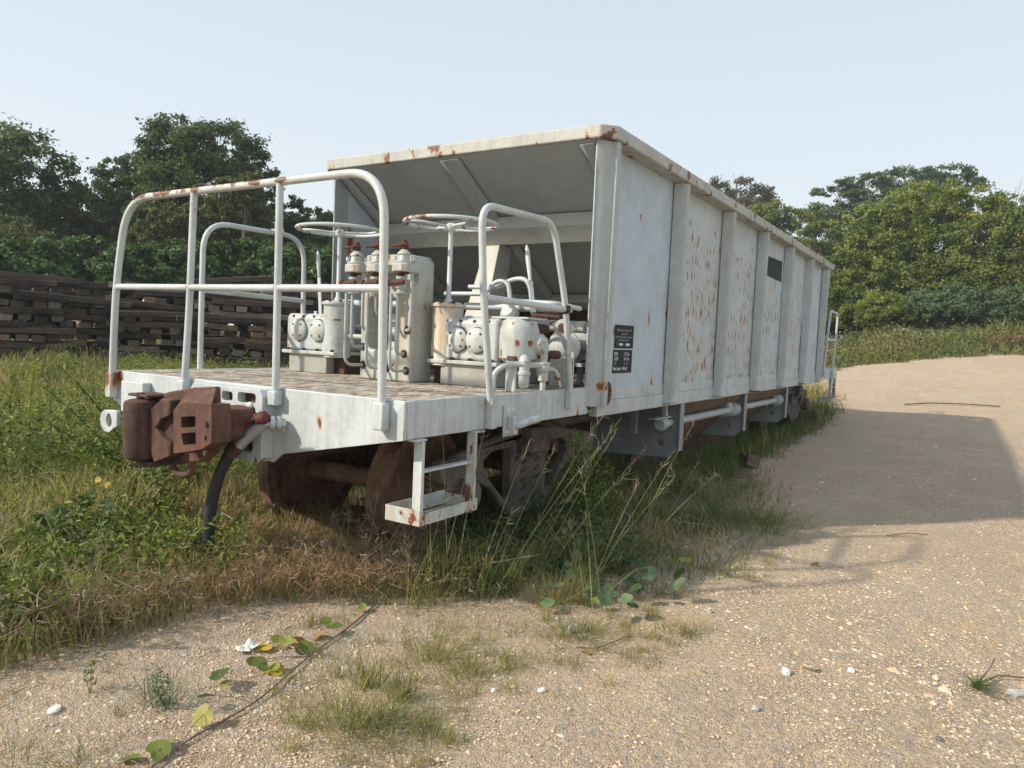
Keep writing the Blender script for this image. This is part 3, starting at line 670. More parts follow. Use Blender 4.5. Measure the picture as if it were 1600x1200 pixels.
# --- brake gear units with handwheels ---
def disc_cover(mb, x, y, z, r=.088):
    mb.lathe([(r, 0), (r, .018), (r * .92, .026), (r * .5, .036), (.012, .04)], (x, y, z), (-1, 0, 0), 24)
def gear(yc, side):
    """yc: stem position; side=+1 body lies towards +Y, -1 towards -Y"""
    fx_ = 1.30; s = side
    def yy(a, b): return (min(yc + s * a, yc + s * b), max(yc + s * a, yc + s * b))
    y0, y1 = yy(.02, .50)
    b = MB(); b.prism([(fx_, .175), (fx_, .45), (fx_ + .03, .475), (fx_ + .30, .475), (fx_ + .33, .45), (fx_ + .33, .175)], 1, y0, y1)
    root = b.build('brake_gearbox', M['gear'], wagon, bevel=.022, segs=3)
    MB().box(fx_ - .03, fx_ + .36, *yy(-.09, .52), .145, .174).build('mounting_flange', M['gear'], root, bevel=.006)
    MB().box(fx_ + .0, fx_ + .33, *yy(.02, .46), -.003, .144).build('mounting_block', M['block'], root, bevel=.004)
    MB().box(fx_ + .08, fx_ + .33, *yy(-.10, .018), -.003, .144).build('mounting_block', M['rust_dark'], root)
    for dy_ in (.06, .18, .30, .42): MB().lathe([(.011, 0), (.011, .014)], (fx_ + .012, yc + s * dy_, .452), (-1, 0, 0), 6).build('bolt', M['bolt'], root)
    for dy_ in (-.05, .12, .28, .46): MB().lathe([(.014, 0), (.014, .018)], (fx_ - .012, yc + s * dy_, .174), (0, 0, 1), 6).build('bolt', M['bolt'], root)
    c = MB(); c.lathe([(.112, .13), (.112, .545), (.122, .55), (.128, .553), (.128, .57), (.10, .585)], (1.39, yc, 0), (0, 0, 1), 28)
    c.build('screw_housing', M['gear'] if side > 0 else M['gear_or'], root)
    for k in range(8):
        a_ = k * math.pi / 4 + .2; MB().lathe([(.013, 0), (.013, .02)], (1.39 + .108 * math.cos(a_), yc + .108 * math.sin(a_), .57), (0, 0, 1), 6).build('bolt', M['bolt'], root)
    for dy in (.12, .34) if side > 0 else (.165, .335):
        c = MB(); cy = yc + s * dy; disc_cover(c, fx_ - .0, cy, .34 if side > 0 else .32)
        cv = c.build('bearing_cover', M['gear'], root)
        for k in range(4):
            a_ = math.pi / 4 + k * math.pi / 2; zc = .34 if side > 0 else .32
            MB().lathe([(.011, 0), (.009, .014)], (fx_ - .02, cy + .062 * math.cos(a_), zc + .062 * math.sin(a_)), (-1, 0, 0), 6).build('bolt', M['bolt'], root)
        MB().lathe([(.094, 0), (.094, .003)], (fx_ + .001, cy, .34 if side > 0 else .32), (-1, 0, 0), 20).build('gasket', M['rust_dark'], root)
    st = MB(); st.lathe([(.03, .57), (.03, .60), (.0175, .62), (.0175, 1.10), (.028, 1.105), (.028, 1.135)], (1.39, yc, 0), (0, 0, 1), 14); st.build('stem', M['rail'], root)
    # wheel
    wz = 1.15; rr = .335
    ring = [(1.39 + rr * math.cos(t_), yc + rr * math.sin(t_), wz) for t_ in np.linspace(0, 2 * math.pi, 48, endpoint=False)]
    hw = MB().tube(ring, .0145, 10, closed=True).build('hand_wheel', M['hand_wheel'], wagon)
    MB().lathe([(.03, -.035), (.036, -.02), (.036, .005), (.022, .015)], (1.39, yc, wz - .01), (0, 0, 1), 14).build('hub', M['rail'], hw)
    for k in range(4):
        a0 = k * math.pi / 2 + (.35 if side > 0 else .75)
        P = [(1.39 + r_ * math.cos(a0 + .45 * math.sin(r_ / rr * 3.1)), yc + r_ * math.sin(a0 + .45 * math.sin(r_ / rr * 3.1)), wz - .018 * (1 - (r_ / rr) ** 2)) for r_ in np.linspace(.02, rr, 10)]
        MB().tube(P, .010, 8).build('spoke', M['hand_wheel'], hw)
    MB().lathe([(.012, 0), (.012, .03)], (1.39 + rr * .6, yc + rr * .8, wz), (0, 0, 1), 8).build('rim_knob', M['rail'], hw)
    return root
g1 = gear(1.93, 1); g2 = gear(.81, -1)
# extra casting on the right unit: bulging housing and outlet
a = MB(); a.lathe([(.10, .18), (.135, .21), (.14, .30), (.138, .40), (.12, .46), (.085, .485), (.03, .49)], (1.42, .21, 0), (0, 0, 1), 26); a.build('gear_dome', M['gear'], g2)
a = MB(); a.lathe([(.075, 0), (.075, .04), (.045, .075), (.02, .08)], (1.46, .095, .31), (.3, -1, 0), 20); a.build('side_cap', M['gear'], g2)
B(1.34, 1.62, .10, .62, .476, .492).build('gearbox_lid', M['gear'], g2, bevel=.004)
a = MB(); a.lathe([(.05, -.06), (.05, .04), (.062, .042), (.062, .065), (.028, .066)], (1.72, .02, .43), (-1, -.25, .05), 18); a.build('pipe_elbow', M['gear'], wagon)
a = MB(); a.lathe([(.032, .0), (.032, .01)], (1.655, .004, .433), (-1, -.25, .05), 14); a.build('pipe_bore', M['rust'], wagon)
# --- valve pillar ---
PX0, PX1, PY0, PY1, PZ = 1.15, 1.40, .955, 1.44, .915
portal = [(PY0, 0), (PY1, 0), (PY1, PZ - .05), (PY1 - .04, PZ), (PY0 + .04, PZ), (PY0, PZ - .04)]
MBp = MB(); MBp.prism([(y_, z_ - .003) for y_, z_ in portal], 0, PX0, PX1, holes=[rc(1.10, 1.37, .22, .61, .03)])
pil = MBp.build('valve_pillar', M['cream'], wagon, bevel=.014, segs=3)
for (y_, z_) in ((1.405, .10), (1.41, .235), (1.17, .09), (.985, .08), (1.01, .20), (.985, .37)):
    MB().lathe([(.032, 0), (.032, .002)], (PX0 + .0005, y_, z_), (-1, 0, 0), 14).build('pipe_hole_disc', M['rust_dark'], pil)  # flat dark discs on the face paint the shade inside the pipe holes
def valve(y0, z0=.0):
    x = 1.02
    b = MB(); b.prism([(x - .07, y0 - .038), (x - .042, y0 - .072), (x + .085, y0 - .072), (x + .13, y0 - .036), (x + .13, y0 + .042), (x + .06, y0 + .072), (x - .042, y0 + .072), (x - .07, y0 + .038)], 2, .768, .828)
    v = b.build('control_valve', M['cream'], wagon, bevel=.008)
    MB().lathe([(.064, .829), (.064, .843), (.044, .848), (.038, .885), (.046, .888), (.046, .900), (.030, .915), (.016, .93)], (x, y0, 0), (0, 0, 1), 10).build('valve_bonnet', M['cream'], v, bevel=.003)
    for k in range(4):
        a_ = k * math.pi / 2 + .6; MB().lathe([(.012, 0), (.012, .03)], (x + .062 * math.cos(a_), y0 + .062 * math.sin(a_), .85), (0, 0, 1), 6).build('bolt', M['white_bolt'], v)
    MB().lathe([(.022, .615), (.042, .62), (.042, .633), (.030, .636), (.030, .655), (.042, .658), (.042, .675), (.022, .68), (.022, .716), (.036, .72), (.036, .738)], (x - .01, y0 + .01, 0), (0, 0, 1), 14).build('valve_stem', M['cream'], v)
    MB().lathe([(.024, .739), (.024, .757), (.054, .758), (.054, .767)], (x - .01, y0 + .01, 0), (0, 0, 1), 14).build('valve_gap_collar', M['bolt'], v)  # collar coloured dark to stand for the shaded gap under the valve body
    h = MB(); h.bar((x - .02, y0 - .01, .955), (x - .04, y0 + .085, .945), .03, .016); h.lathe([(.028, .928), (.03, .965), (.018, .97), (.018, .99), (.01, .992)], (x, y0, 0), (0, 0, 1), 10)
    h.build('valve_handle', M['rust_red'], v, bevel=.004)
    h = MB(); h.tube([(x - .06, y0 + .085, .69), (x - .06, y0 - .055, .695)], .015, 8); h.lathe([(.024, 0), (.024, .02)], (x - .06, y0 + .09, .69), (0, -1, 0), 8); h.build('valve_bar', M['rust_red'], v)
    MB().box(x + .131, PX0 - .001, y0 - .03, y0 + .03, .70, .83).build('valve_bracket', M['cream'], v, bevel=.004)
    return v
VY = (1.375, 1.165, .925)
for y_ in VY: valve(y_)
def vp(pts, r=.0115, rr=.07): return MB().tube(round_path(pts, rr, 6), r, 10).build('air_pipe', M['pipe'], wagon)
def down(y0, x0, zt, ye, ze): vp([(x0, y0, zt), (x0, y0, ze), (PX0 - .01, ye, ze)], rr=.08)
down(1.425, .98, .62, 1.405, .10); down(1.385, 1.0, .62, 1.41, .235); down(1.31, 1.03, .76, 1.30, .36)
down(1.215, .98, .62, 1.17, .09); down(1.175, 1.02, .62, 1.12, .46); down(1.10, 1.03, .76, 1.08, .40)
down(.985, .97, .62, .985, .08); down(.955, 1.0, .62, 1.01, .20); down(.855, 1.03, .76, .985, .37)
# --- levers ---
def lever(p0, p1):
    p0 = Vector(p0); p1 = Vector(p1)
    a = MB(); a.bar(p0, p0 + (p1 - p0) * .72, .038, .012); l = a.build('lever', M['rail'], wagon, bevel=.003)
    P = [p0 + (p1 - p0) * t_ for t_ in (.72, .78, .88, .96, 1.0)]
    MB().tube(P, [.012, .015, .019, .017, .006], 10).build('lever_grip', M['rail'], l)
a1 = at_plane(497, 392, 0, 1.75); a0 = at_plane(503, 540, 0, 1.75); lever(a0, a1)
a1 = at_plane(823, 383, 0, 1.85); a0 = at_plane(843, 588, 0, 1.65); lever(a0, a1)
# --- pipework and fittings at the right of the platform ---
def tb(pts, r, mat='rail', name='pipe', rr=.06): return MB().tube(round_path(pts, rr, 6), r, 12).build(name, M[mat], wagon)
tb([(1.06, .17, -.003), (1.06, .17, .12), (1.10, .10, .18), (1.16, -.0, .18)], .017)
tb([(1.95, 2.5, .60), (1.95, .10, .58)], .030); tb([(2.1, 2.3, .47), (2.1, .05, .45)], .045, 'gear')
tb([(1.9, 1.0, .74), (1.9, .72, .73), (1.9, .60, .80), (1.9, .45, .80), (1.9, .40, .60)], .018, rr=.08)
tb([(1.85, 1.2, .68), (1.85, .80, .68), (1.85, .72, .78), (1.85, .60, .78), (1.85, .56, .58)], .018, rr=.08)
tb([(1.62, .60, .62), (1.62, .05, .60), (1.9, -.0, .58)], .018)
tb([(2.05, .30, .30), (2.4, .08, .30), (2.9, .08, .30)], .052, 'block')
for x_, y_ in ((1.98, .16), (2.45, .30), (2.75, .30)):
    MB().lathe([(.095, -.10), (.10, -.02), (.125, -.015), (.125, .015), (.11, .02), (.08, .055), (.03, .07)], (x_, y_, .30), (-1, -.15, 0), 22).build('flanged_cylinder', M['gear'], wagon)
B(1.93, 1.95, -.0 + .05, .25, -.003, .26).build('bracket_plate', M['gear'], wagon, bevel=.003)
B(2.30, 2.5, .12, .42, .14, .17).build('bracket_shelf', M['gear'], wagon, bevel=.003); B(2.36, 2.40, .2, .24, -.003, .139).build('bracket_leg', M['gear'], wagon)
B(2.0, 2.3, .5, 1.1, -.003, .20).build('pump_base', M['block'], wagon, bevel=.004)
# moisture trap and relief valve
x_, y_ = 1.30, .085
a = MB(); a.lathe([(.012, .005), (.030, .02), (.036, .05), (.036, .10), (.042, .105), (.042, .125), (.034, .13), (.034, .19), (.040, .195), (.030, .225), (.012, .24)], (x_, y_, 0), (0, 0, 1), 18); trap = a.build('moisture_trap', M['gear'], wagon)
tb([(x_, y_, .17), (1.45, .03, .17)], .02, 'gear')
a = MB(); a.lathe([(.020, .0), (.020, .06), (.034, .065), (.034, .12), (.045, .13), (.050, .15), (.045, .17), (.048, .175), (.048, .19), (.026, .195), (.026, .26), (.032, .262), (.030, .31), (.018, .335), (.008, .34)], (1.46, .03, 0), (0, 0, 1), 18)
a.build('relief_valve', M['gear'], wagon)
MB().lathe([(.028, 0), (.028, .03)], (1.46, .03, .155), (.2, -1, 0), 10).build('valve_plug', M['gear'], wagon)
B(1.14, 1.16, .055, .13, -.003, .20).build('bracket_plate', M['gear'], wagon, bevel=.004); B(1.135, 1.165, .06, .12, .201, .23).build('rust_clip', M['rust'], wagon)
tb([(1.46, .03, .15), (1.58, -.01, .14), (1.62, -.01, .02)], .016, 'gear')
tb([(1.55, .20, .42), (1.70, .16, .42)], .035, 'rust'); tb([(1.55, .12, .24), (1.75, .08, .24)], .03, 'rust'); tb([(1.70, .28, .52), (1.70, .05, .51)], .02, 'rust')
MB().lathe([(.06, 0), (.075, .01), (.075, .05), (.05, .08)], (1.95, .62, .52), (-1, 0, .6), 18).build('reservoir_cap', M['gear'], wagon)
a = MB(); a.lathe([(.06, -.5), (.115, -.44), (.12, -.4), (.12, .4), (.115, .44), (.06, .5)], (2.25, 1.85, .20), (0, 1, 0), 22); a.build('air_reservoir', M['gear'], wagon)
tb([(1.40, 1.30, .30), (1.40, 2.1, .31)], .02, 'pipe'); tb([(1.7, 1.2, .34), (1.7, 2.3, .36)], .05, 'block'); tb([(1.8, 1.1, .18), (1.8, 2.3, .18)], .02, 'gear')
# --- bogies ---
def wheelset(x):
    ax = MB(); ax.lathe([(.055, .38), (.055, .52), (.075, .55), (.085, .72), (.078, .9), (.072, 1.35), (.078, 1.8), (.085, 1.98), (.075, 2.15), (.055, 2.18), (.055, 2.32)], (x, 0, -.725), (0, 1, 0), 20)
    a = ax.build('wheelset', M['wheel'], wagon)
    for s, yc in ((1, .79), (-1, 1.91)):
        pr_ = [(.06, -.075), (.12, -.075), (.13, -.05), (.20, -.02), (.33, -.01), (.36, -.055), (.37, -.062), (.428, -.062), (.430, .045), (.45, .055), (.458, .066), (.455, .078), (.37, .078), (.355, .06), (.33, .018), (.20, .01), (.14, .04), (.12, .09), (.06, .09)]
        MB().lathe([(r, h * s) for r, h in pr_], (x, yc, -.725), (0, 1, 0), 48).build('wheel', M['wheel'], a)
def bogie(xc):
    for dx in (-.86, .86): wheelset(xc + dx)
    for yc in (.45, 2.25):
        ou = [(-1.12, -.52), (-1.10, -.46), (-.80, -.42), (-.45, -.36), (-.1, -.28), (.1, -.28), (.45, -.36), (.80, -.42), (1.10, -.46), (1.12, -.52), (1.10, -.62), (1.02, -.64), (1.01, -.80), (.72, -.80), (.70, -.66), (.52, -.74), (.30, -.96), (.18, -1.0), (-.18, -1.0), (-.30, -.96), (-.52, -.74), (-.70, -.66), (-.72, -.80), (-1.01, -.80), (-1.02, -.64), (-1.10, -.62)]
        h1 = [(-.26, -.46), (-.26, -.84), (-.34, -.84), (-.62, -.60), (-.62, -.52), (-.5, -.46)]
        h2 = [(-a_, b_) for a_, b_ in h1]
        h3 = [(-.18, -.40), (-.18, -.52), (.18, -.52), (.18, -.40)]
        f = MB().prism([(xc + a_, b_) for a_, b_ in ou], 1, yc - .05, yc + .05, holes=[[(xc + a_, b_) for a_, b_ in h1], [(xc + a_, b_) for a_, b_ in h2], [(xc + a_, b_) for a_, b_ in h3]]).build('bogie_frame', M['frame_dark'], wagon, bevel=.02)
        sg = -1 if yc < 1 else 1
        for dx in (-.86, .86):
            MB().lathe([(.11, -.02), (.12, .05), (.11, .09), (.07, .11), (.03, .115)], (xc + dx, yc + sg * .03, -.725), (0, sg, 0), 20).build('axle_box', M['frame_dark'], f)
        for dx in (-.10, .10):
            pts_ = [(xc + dx + .055 * math.cos(t_), yc + .055 * math.sin(t_), -.92 + .35 * t_ / (10 * math.pi)) for t_ in np.linspace(0, 10 * math.pi, 60)]
            MB().tube(pts_, .012, 6).build('spring', M['rust'], f)
        MB().box(xc - .22, xc + .22, yc - .08, yc + .08, -.56, -.535).build('bolster_end', M['frame_dark'], f)
    B(xc - .14, xc + .14, .30, 2.40, -.52, -.32).build('bolster', M['frame_dark'], wagon, bevel=.02)
    for dx in (-.38, .38):
        B(xc + dx - .03, xc + dx + .03, .6, 2.1, -.78, -.70).build('brake_beam', M['frame_dark'], wagon)
        for yb in (.79, 1.91):
            s = 1 if dx > 0 else -1
            MB().prism([(xc + s * (.86 - .44 * math.cos(t_)), -.725 + .44 * math.sin(t_)) for t_ in np.linspace(-.45, .45, 6)] + [(xc + s * (.86 - .50 * math.cos(t_)), -.725 + .50 * math.sin(t_)) for t_ in np.linspace(.45, -.45, 6)], 1, yb - .04, yb + .04).build('brake_shoe', M['rust'], wagon)
bogie(1.96); bogie(11.74)

# ================================================================== VEGETATION BUILDERS
def rv(n, a, b): return rng.uniform(a, b, n)
def unit(v): return v / np.maximum(np.linalg.norm(v, axis=-1, keepdims=True), 1e-6)
def leaf_quads(P, size, aspect=.55, up=.35, out_=None):
    """bent rhombus leaves: each two triangles folded along the midrib"""
    n = len(P); size = np.broadcast_to(size, (n,))[:, None]
    nr_ = unit(rng.normal(size=(n, 3)) + np.array([0, 0, up]) + (0 if out_ is None else out_ * .9))
    u = unit(np.cross(nr_, rng.normal(size=(n, 3)))); w = np.cross(nr_, u)
    V = np.stack([P - u * size * .5, P + w * size * aspect * .5 + nr_ * size * .1 - u * size * .08, P + u * size * .5, P - w * size * aspect * .5 + nr_ * size * .1 - u * size * .08], 1)
    return V.reshape(-1, 3)
def leaves_obj(name, P, size, mat, parent=None, aspect=.55, tint=None, up=.35, out_=None):
    V = leaf_quads(P, size, aspect, up, out_); n = len(P)
    if tint is None: tint = rv(n, 0, 1)
    return mesh_arrays(name, V, np.full(n, 4), np.arange(4 * n), mat, parent, np.clip(tint, 0, 1))
def blades_obj(name, P, h, w, lean, mat, parent=None, tint=None, curl=.35):
    """grass blades: P base (n,3), lean (n,2) horizontal tip offset"""
    n = len(P); a = rv(n, 0, math.pi); wd = np.stack([np.cos(a), np.sin(a), np.zeros(n)], 1) * (w * .5)[:, None]
    L = np.concatenate([lean, np.zeros((n, 1))], 1); upv = np.zeros((n, 3)); upv[:, 2] = 1
    hh = h[:, None]
    m1 = P + upv * hh * .45 + L * .22; m2 = P + upv * hh * .82 + L * .58; tip = P + upv * hh * (1 - curl * .12) + L
    V = np.stack([P - wd, P + wd, m1 + wd * .85, m1 - wd * .85, m2 + wd * .6, m2 - wd * .6, tip], 1).reshape(-1, 3)
    b = (np.arange(n) * 7)[:, None]
    idx = np.concatenate([b + np.array([[0, 1, 2, 3]]), b + np.array([[3, 2, 4, 5]]), b + np.array([[5, 4, 6]])], 1).ravel()
    cnt = np.tile([4, 4, 3], n)
    if tint is None: tint = rv(n, 0, 1)
    return mesh_arrays(name, V, cnt, idx, mat, parent, np.repeat(np.clip(tint, 0, 1), 3))
def ell_points(c, r, n, shell=(.55, 1.0)):
    d = unit(rng.normal(size=(n, 3))); k = rng.uniform(shell[0] ** 3, shell[1] ** 3, n) ** (1 / 3)
    return np.array(c) + d * k[:, None] * np.array(r), d
FR = 1145.24
def tree(name, label, blobs, D, leaf, nleaf, mat, cat='tree', group=None, trunk=True, depth=1.0, bark='bark', clump=.22, clumps=1.0, stems=1, gaps=.5, up=.35, aspect=.55, flat_=1.0):
    """blobs: (px, py, rx, ry) of the crown masses as they stand in the view; D: metres from the camera"""
    mpp = D / FR; leaf *= .78; nleaf = int(nleaf * 1.5)
    cen = [at_dist(b[0], b[1], D * 1.0) for b in blobs]
    mu, mv = np.mean([b[0] for b in blobs]), max(b[1] + b[3] for b in blobs)
    base = at_dist(mu, mv, D); gz0 = float(gz(base[0], base[1]))
    root = empty(name, (float(base[0]), float(base[1]), gz0), label, cat, group)
    PP, OO, TT = [], [], []
    vol = sum(b[2] * b[3] for b in blobs)
    view = np.array([(base[0] - CP[0]), (base[1] - CP[1]), 0]); view = view / np.linalg.norm(view)
    side = np.array([view[1], -view[0], 0])
    limbs = []
    for b, c in zip(blobs, cen):
        rx, ry = b[2] * mpp, b[3] * mpp; rd = max(rx, ry) * depth * .8
        off = view * rng.uniform(-.5, .5) * rd * .8; cc = c + off
        limbs.append(cc)
        nb = int(nleaf * b[2] * b[3] / vol)
        ncl = max(6, int(clumps * 19 * (rx * ry / (leaf * leaf * 30)) ** .5 * 1.6))
        d = unit(rng.normal(size=(ncl, 3))); k = rng.uniform(.36, 1.04, ncl) ** .45
        cl = cc + (side * (d[:, :1] * rx) + view * (d[:, 1:2] * rd) + np.array([0, 0, 1]) * (d[:, 2:] * ry)) * k[:, None]
        cs = rng.uniform(.6, 1.35, ncl) * clump * (rx + ry) * .5
        wts = cs ** 2 / np.sum(cs ** 2); which = rng.choice(ncl, nb, p=wts)
        g_ = rng.normal(size=(nb, 3)) * .46; g_ = g_ * np.array([1, 1, .7 * flat_])
        P = cl[which] + g_ * cs[which][:, None]
        PP.append(P); OO.append(unit(g_ + d[which] * .8))
        ctint = rng.uniform(.1, .75, ncl)[which]
        TT.append(ctint * 1.15 + rng.normal(size=nb) * .17 + np.clip(d[which][:, 2], 0, 1) * .1)
    P = np.concatenate(PP); O = np.concatenate(OO); T = np.concatenate(TT)
    gr_ = gz(P[:, 0], P[:, 1]); ok = P[:, 2] > gr_ + .02; P, O, T = P[ok], O[ok], T[ok]
    cr = leaves_obj('crown', P, leaf * rng.uniform(.6, 1.3, len(P)), mat, root, aspect, T, up, O); cr['kind'] = 'stuff'
    if trunk:
        bx, by = float(base[0]), float(base[1]); mb = MB()
        top = np.mean(limbs, 0); h = top[2] - gz0
        for s_ in range(stems):
            o_ = rng.normal(size=2) * (.0 if stems == 1 else .35)
            r0 = max(.06, h * .022) * (1 if stems == 1 else .6)
            p0 = (bx + o_[0], by + o_[1], gz0 - .1); p1 = (bx + o_[0] * 2 + rng.normal() * .2, by + o_[1] * 2 + rng.normal() * .2, gz0 + h * .35); p2 = (top[0] + o_[0] * 3, top[1] + o_[1] * 3, gz0 + h * .72)
            mb.tube([p0, tuple((np.array(p0) + p1) / 2 + rng.normal(size=3) * .06), p1, p2], [r0, r0 * .85, r0 * .75, r0 * .5], 8)
            lim = MB()
            for c in limbs:
                for q in range(3):
                    e = c + rng.normal(size=3) * .25 * np.array([1, 1, .6]) * max(h * .12, .3)
                    st_ = np.array(p1) + (np.array(p2) - p1) * rng.uniform(0, 1)
                    md = (st_ + e) / 2 + np.array([0, 0, .1 * h]) * rng.uniform(-.3, .5)
                    lim.tube([tuple(st_), tuple(md), tuple(e)], [r0 * .4, r0 * .26, r0 * .1], 5)
            lim.build('limbs', M[bark], root)
        mb.build('trunk', M[bark], root)
    return root

# ================================================================== TREES
tree('broad_tree', 'dark rounded tree at the far left behind the stacked sleepers', [(-60, 300, 70, 80), (-10, 285, 75, 72), (48, 292, 55, 66), (92, 335, 42, 48), (118, 372, 30, 40), (20, 370, 110, 55)], 36, .24, 26000, M['lf_dark'])
tree('tall_tree', 'tall rounded dark green tree, highest of the trees on the left', [(288, 243, 50, 50), (345, 235, 55, 44), (388, 275, 40, 42), (252, 262, 34, 45), (310, 300, 70, 50), (405, 318, 22, 30), (270, 335, 50, 45), (370, 330, 40, 35)], 33, .21, 30000, M['lf_dark'], bark='bark_pale', stems=2, clump=.26)
tree('slim_tree', 'lighter green slim tree just left of the tallest tree', [(193, 268, 26, 24), (178, 300, 34, 34), (212, 310, 36, 42), (190, 350, 45, 40)], 35, .19, 11000, M['lf_mid'])
tree('dark_tree', 'low dark tree filling the dip between the two big left trees', [(150, 350, 42, 45), (120, 395, 50, 45), (215, 385, 60, 45), (160, 330, 20, 20)], 38, .24, 12000, M['lf_dark'])
tree('olive_bush', 'olive green feathery bush above the creeper bank, left of the rail posts', [(248, 362, 38, 34), (292, 352, 34, 34), (270, 390, 50, 30)], 27, .15, 11000, M['lf_olive'], 'bush', stems=3, clump=.2)
tree('olive_tree', 'olive green spreading tree in front of the tallest tree', [(352, 300, 38, 22), (392, 290, 26, 18), (340, 335, 42, 26), (385, 335, 36, 26), (330, 365, 40, 26), (375, 375, 45, 30)], 28, .15, 15000, M['lf_olive'], stems=2)
tree('small_tree', 'small green tree seen behind the far side handrail', [(458, 335, 20, 26), (440, 360, 34, 30), (475, 372, 34, 30), (430, 395, 36, 28)], 34, .19, 9000, M['lf_mid'])
tree('young_tree', 'young green tree just left of the hopper end', [(498, 345, 26, 20), (512, 372, 34, 34), (545, 370, 30, 34), (505, 400, 40, 30)], 33, .18, 8000, M['lf_mid'])
tree('shrub', 'olive shrub at the left edge above the creeper bank', [(15, 395, 50, 48), (62, 405, 46, 42), (-45, 400, 50, 50)], 29, .17, 10000, M['lf_olive'], 'bush', stems=2)
tree('thicket_bush', 'green thicket bush behind the far handrail and levers', [(420, 408, 46, 34), (480, 412, 50, 34), (545, 415, 50, 36)], 29, .17, 9000, M['lf_olive'], 'bush', stems=2)
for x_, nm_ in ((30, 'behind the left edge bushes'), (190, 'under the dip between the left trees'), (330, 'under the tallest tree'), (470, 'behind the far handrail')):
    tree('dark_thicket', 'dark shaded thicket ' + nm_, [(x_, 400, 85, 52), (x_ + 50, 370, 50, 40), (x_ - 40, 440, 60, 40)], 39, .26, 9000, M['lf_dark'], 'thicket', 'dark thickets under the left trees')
cb = [(-60, 'left of the frame edge'), (45, 'at the left edge'), (135, 'behind the left sleeper stack'), (215, 'behind the left end of the front handrail'), (300, 'behind the middle of the sleeper stacks'), (385, 'behind the second rail post'), (465, 'beside the left handwheel'), (545, 'behind the valve pillar')]
for k, (x_, w_) in enumerate(cb):
    tree('creeper_mound', 'bright leafy creeper mound %s' % w_, [(x_, 418 + (k % 2) * 4, 62, 34 + 5 * (k % 3)), (x_ + 20, 460, 70, 46), (x_ - 25, 424, 34, 34)], 25 + .6 * (k % 3), .20, 7500, M['lf_creeper'], 'bush', 'creeper mounds behind the sleepers', trunk=True, up=.7, aspect=.9, clump=.17, depth=.8)
# right side
tree('bare_topped_tree', 'brownish thin-leaved tree showing above the hopper rim', [(1150, 305, 52, 22), (1112, 302, 32, 18), (1188, 318, 24, 18), (1150, 330, 60, 28)], 62, .26, 9000, M['lf_brown'], clump=.2)
tree('round_tree', 'mid green rounded tree right behind the hopper rim', [(1215, 345, 34, 28), (1182, 352, 34, 30), (1245, 368, 34, 36), (1215, 395, 60, 34)], 56, .27, 12000, M['lf_bright'])
tree('umbrella_tree', 'tall flat-topped umbrella tree with layered branches behind the right bushes', [(1405, 276, 62, 11), (1350, 285, 34, 9), (1470, 272, 44, 9), (1502, 288, 30, 9), (1308, 301, 34, 8), (1360, 305, 50, 9), (1445, 298, 60, 12), (1300, 332, 38, 12), (1350, 330, 56, 13), (1415, 325, 60, 14), (1320, 355, 50, 16), (1330, 385, 55, 22)], 72, .32, 26000, M['lf_mid'], clump=.3, flat_=.5, depth=.9, clumps=1.2, bark='bark_pale')
tree('green_tree', 'leafy tree between the hopper end and the vine covered bushes', [(1262, 345, 20, 22), (1285, 375, 34, 30), (1270, 410, 44, 36), (1300, 440, 34, 40)], 50, .25, 11000, M['lf_bright'])
tree('vine_covered_tree', 'large vine draped tree at the right, in front of the umbrella tree', [(1420, 335, 52, 42), (1462, 318, 45, 32), (1395, 380, 52, 48), (1445, 395, 62, 52), (1360, 355, 32, 30), (1420, 440, 70, 42), (1500, 400, 50, 55)], 43, .21, 42000, M['lf_yellow'], clump=.2, clumps=1.3)
tree('vine_covered_tree', 'vine draped tree at the right edge of the picture', [(1520, 325, 42, 36), (1562, 345, 34, 34), (1545, 390, 52, 50), (1595, 400, 40, 60), (1560, 450, 60, 42), (1625, 370, 50, 60), (1660, 420, 60, 70)], 42, .20, 36000, M['lf_bright'], clump=.2, clumps=1.2)
tree('leaning_bush', 'yellow-green leaning bush beside the far end of the wagon', [(1335, 402, 34, 34), (1318, 445, 34, 38), (1362, 440, 40, 40), (1300, 480, 34, 24), (1345, 480, 50, 28)], 42, .20, 22000, M['lf_yellow'], 'bush', clump=.2)
for k, (x_, y_, w_) in enumerate([(1440, 475, 'left one of the blue-green shrubs below the vine covered trees'), (1505, 470, 'middle blue-green shrub below the vine covered trees'), (1572, 476, 'right one of the blue-green shrubs below the vine covered trees'), (1385, 484, 'small yellow-green shrub at the foot of the leaning bush')]):
    tree('low_shrub', w_, [(x_, y_, 36, 22), (x_ - 15, y_ + 10, 30, 18), (x_ + 20, y_ + 8, 32, 20)], 38, .15, 8000, M['lf_grey'] if k < 3 else M['lf_yellow'], 'bush', 'shrubs at the foot of the right trees', trunk=True, clump=.25)
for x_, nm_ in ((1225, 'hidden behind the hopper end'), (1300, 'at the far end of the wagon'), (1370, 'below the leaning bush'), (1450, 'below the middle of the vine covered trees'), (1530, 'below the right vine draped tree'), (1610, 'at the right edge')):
    tree('dark_thicket', 'dark shaded thicket ' + nm_, [(x_, 468, 55, 40), (x_ + 20, 500, 60, 34)], 46, .26, 7000, M['lf_dark'], 'thicket', 'dark thickets under the right trees')
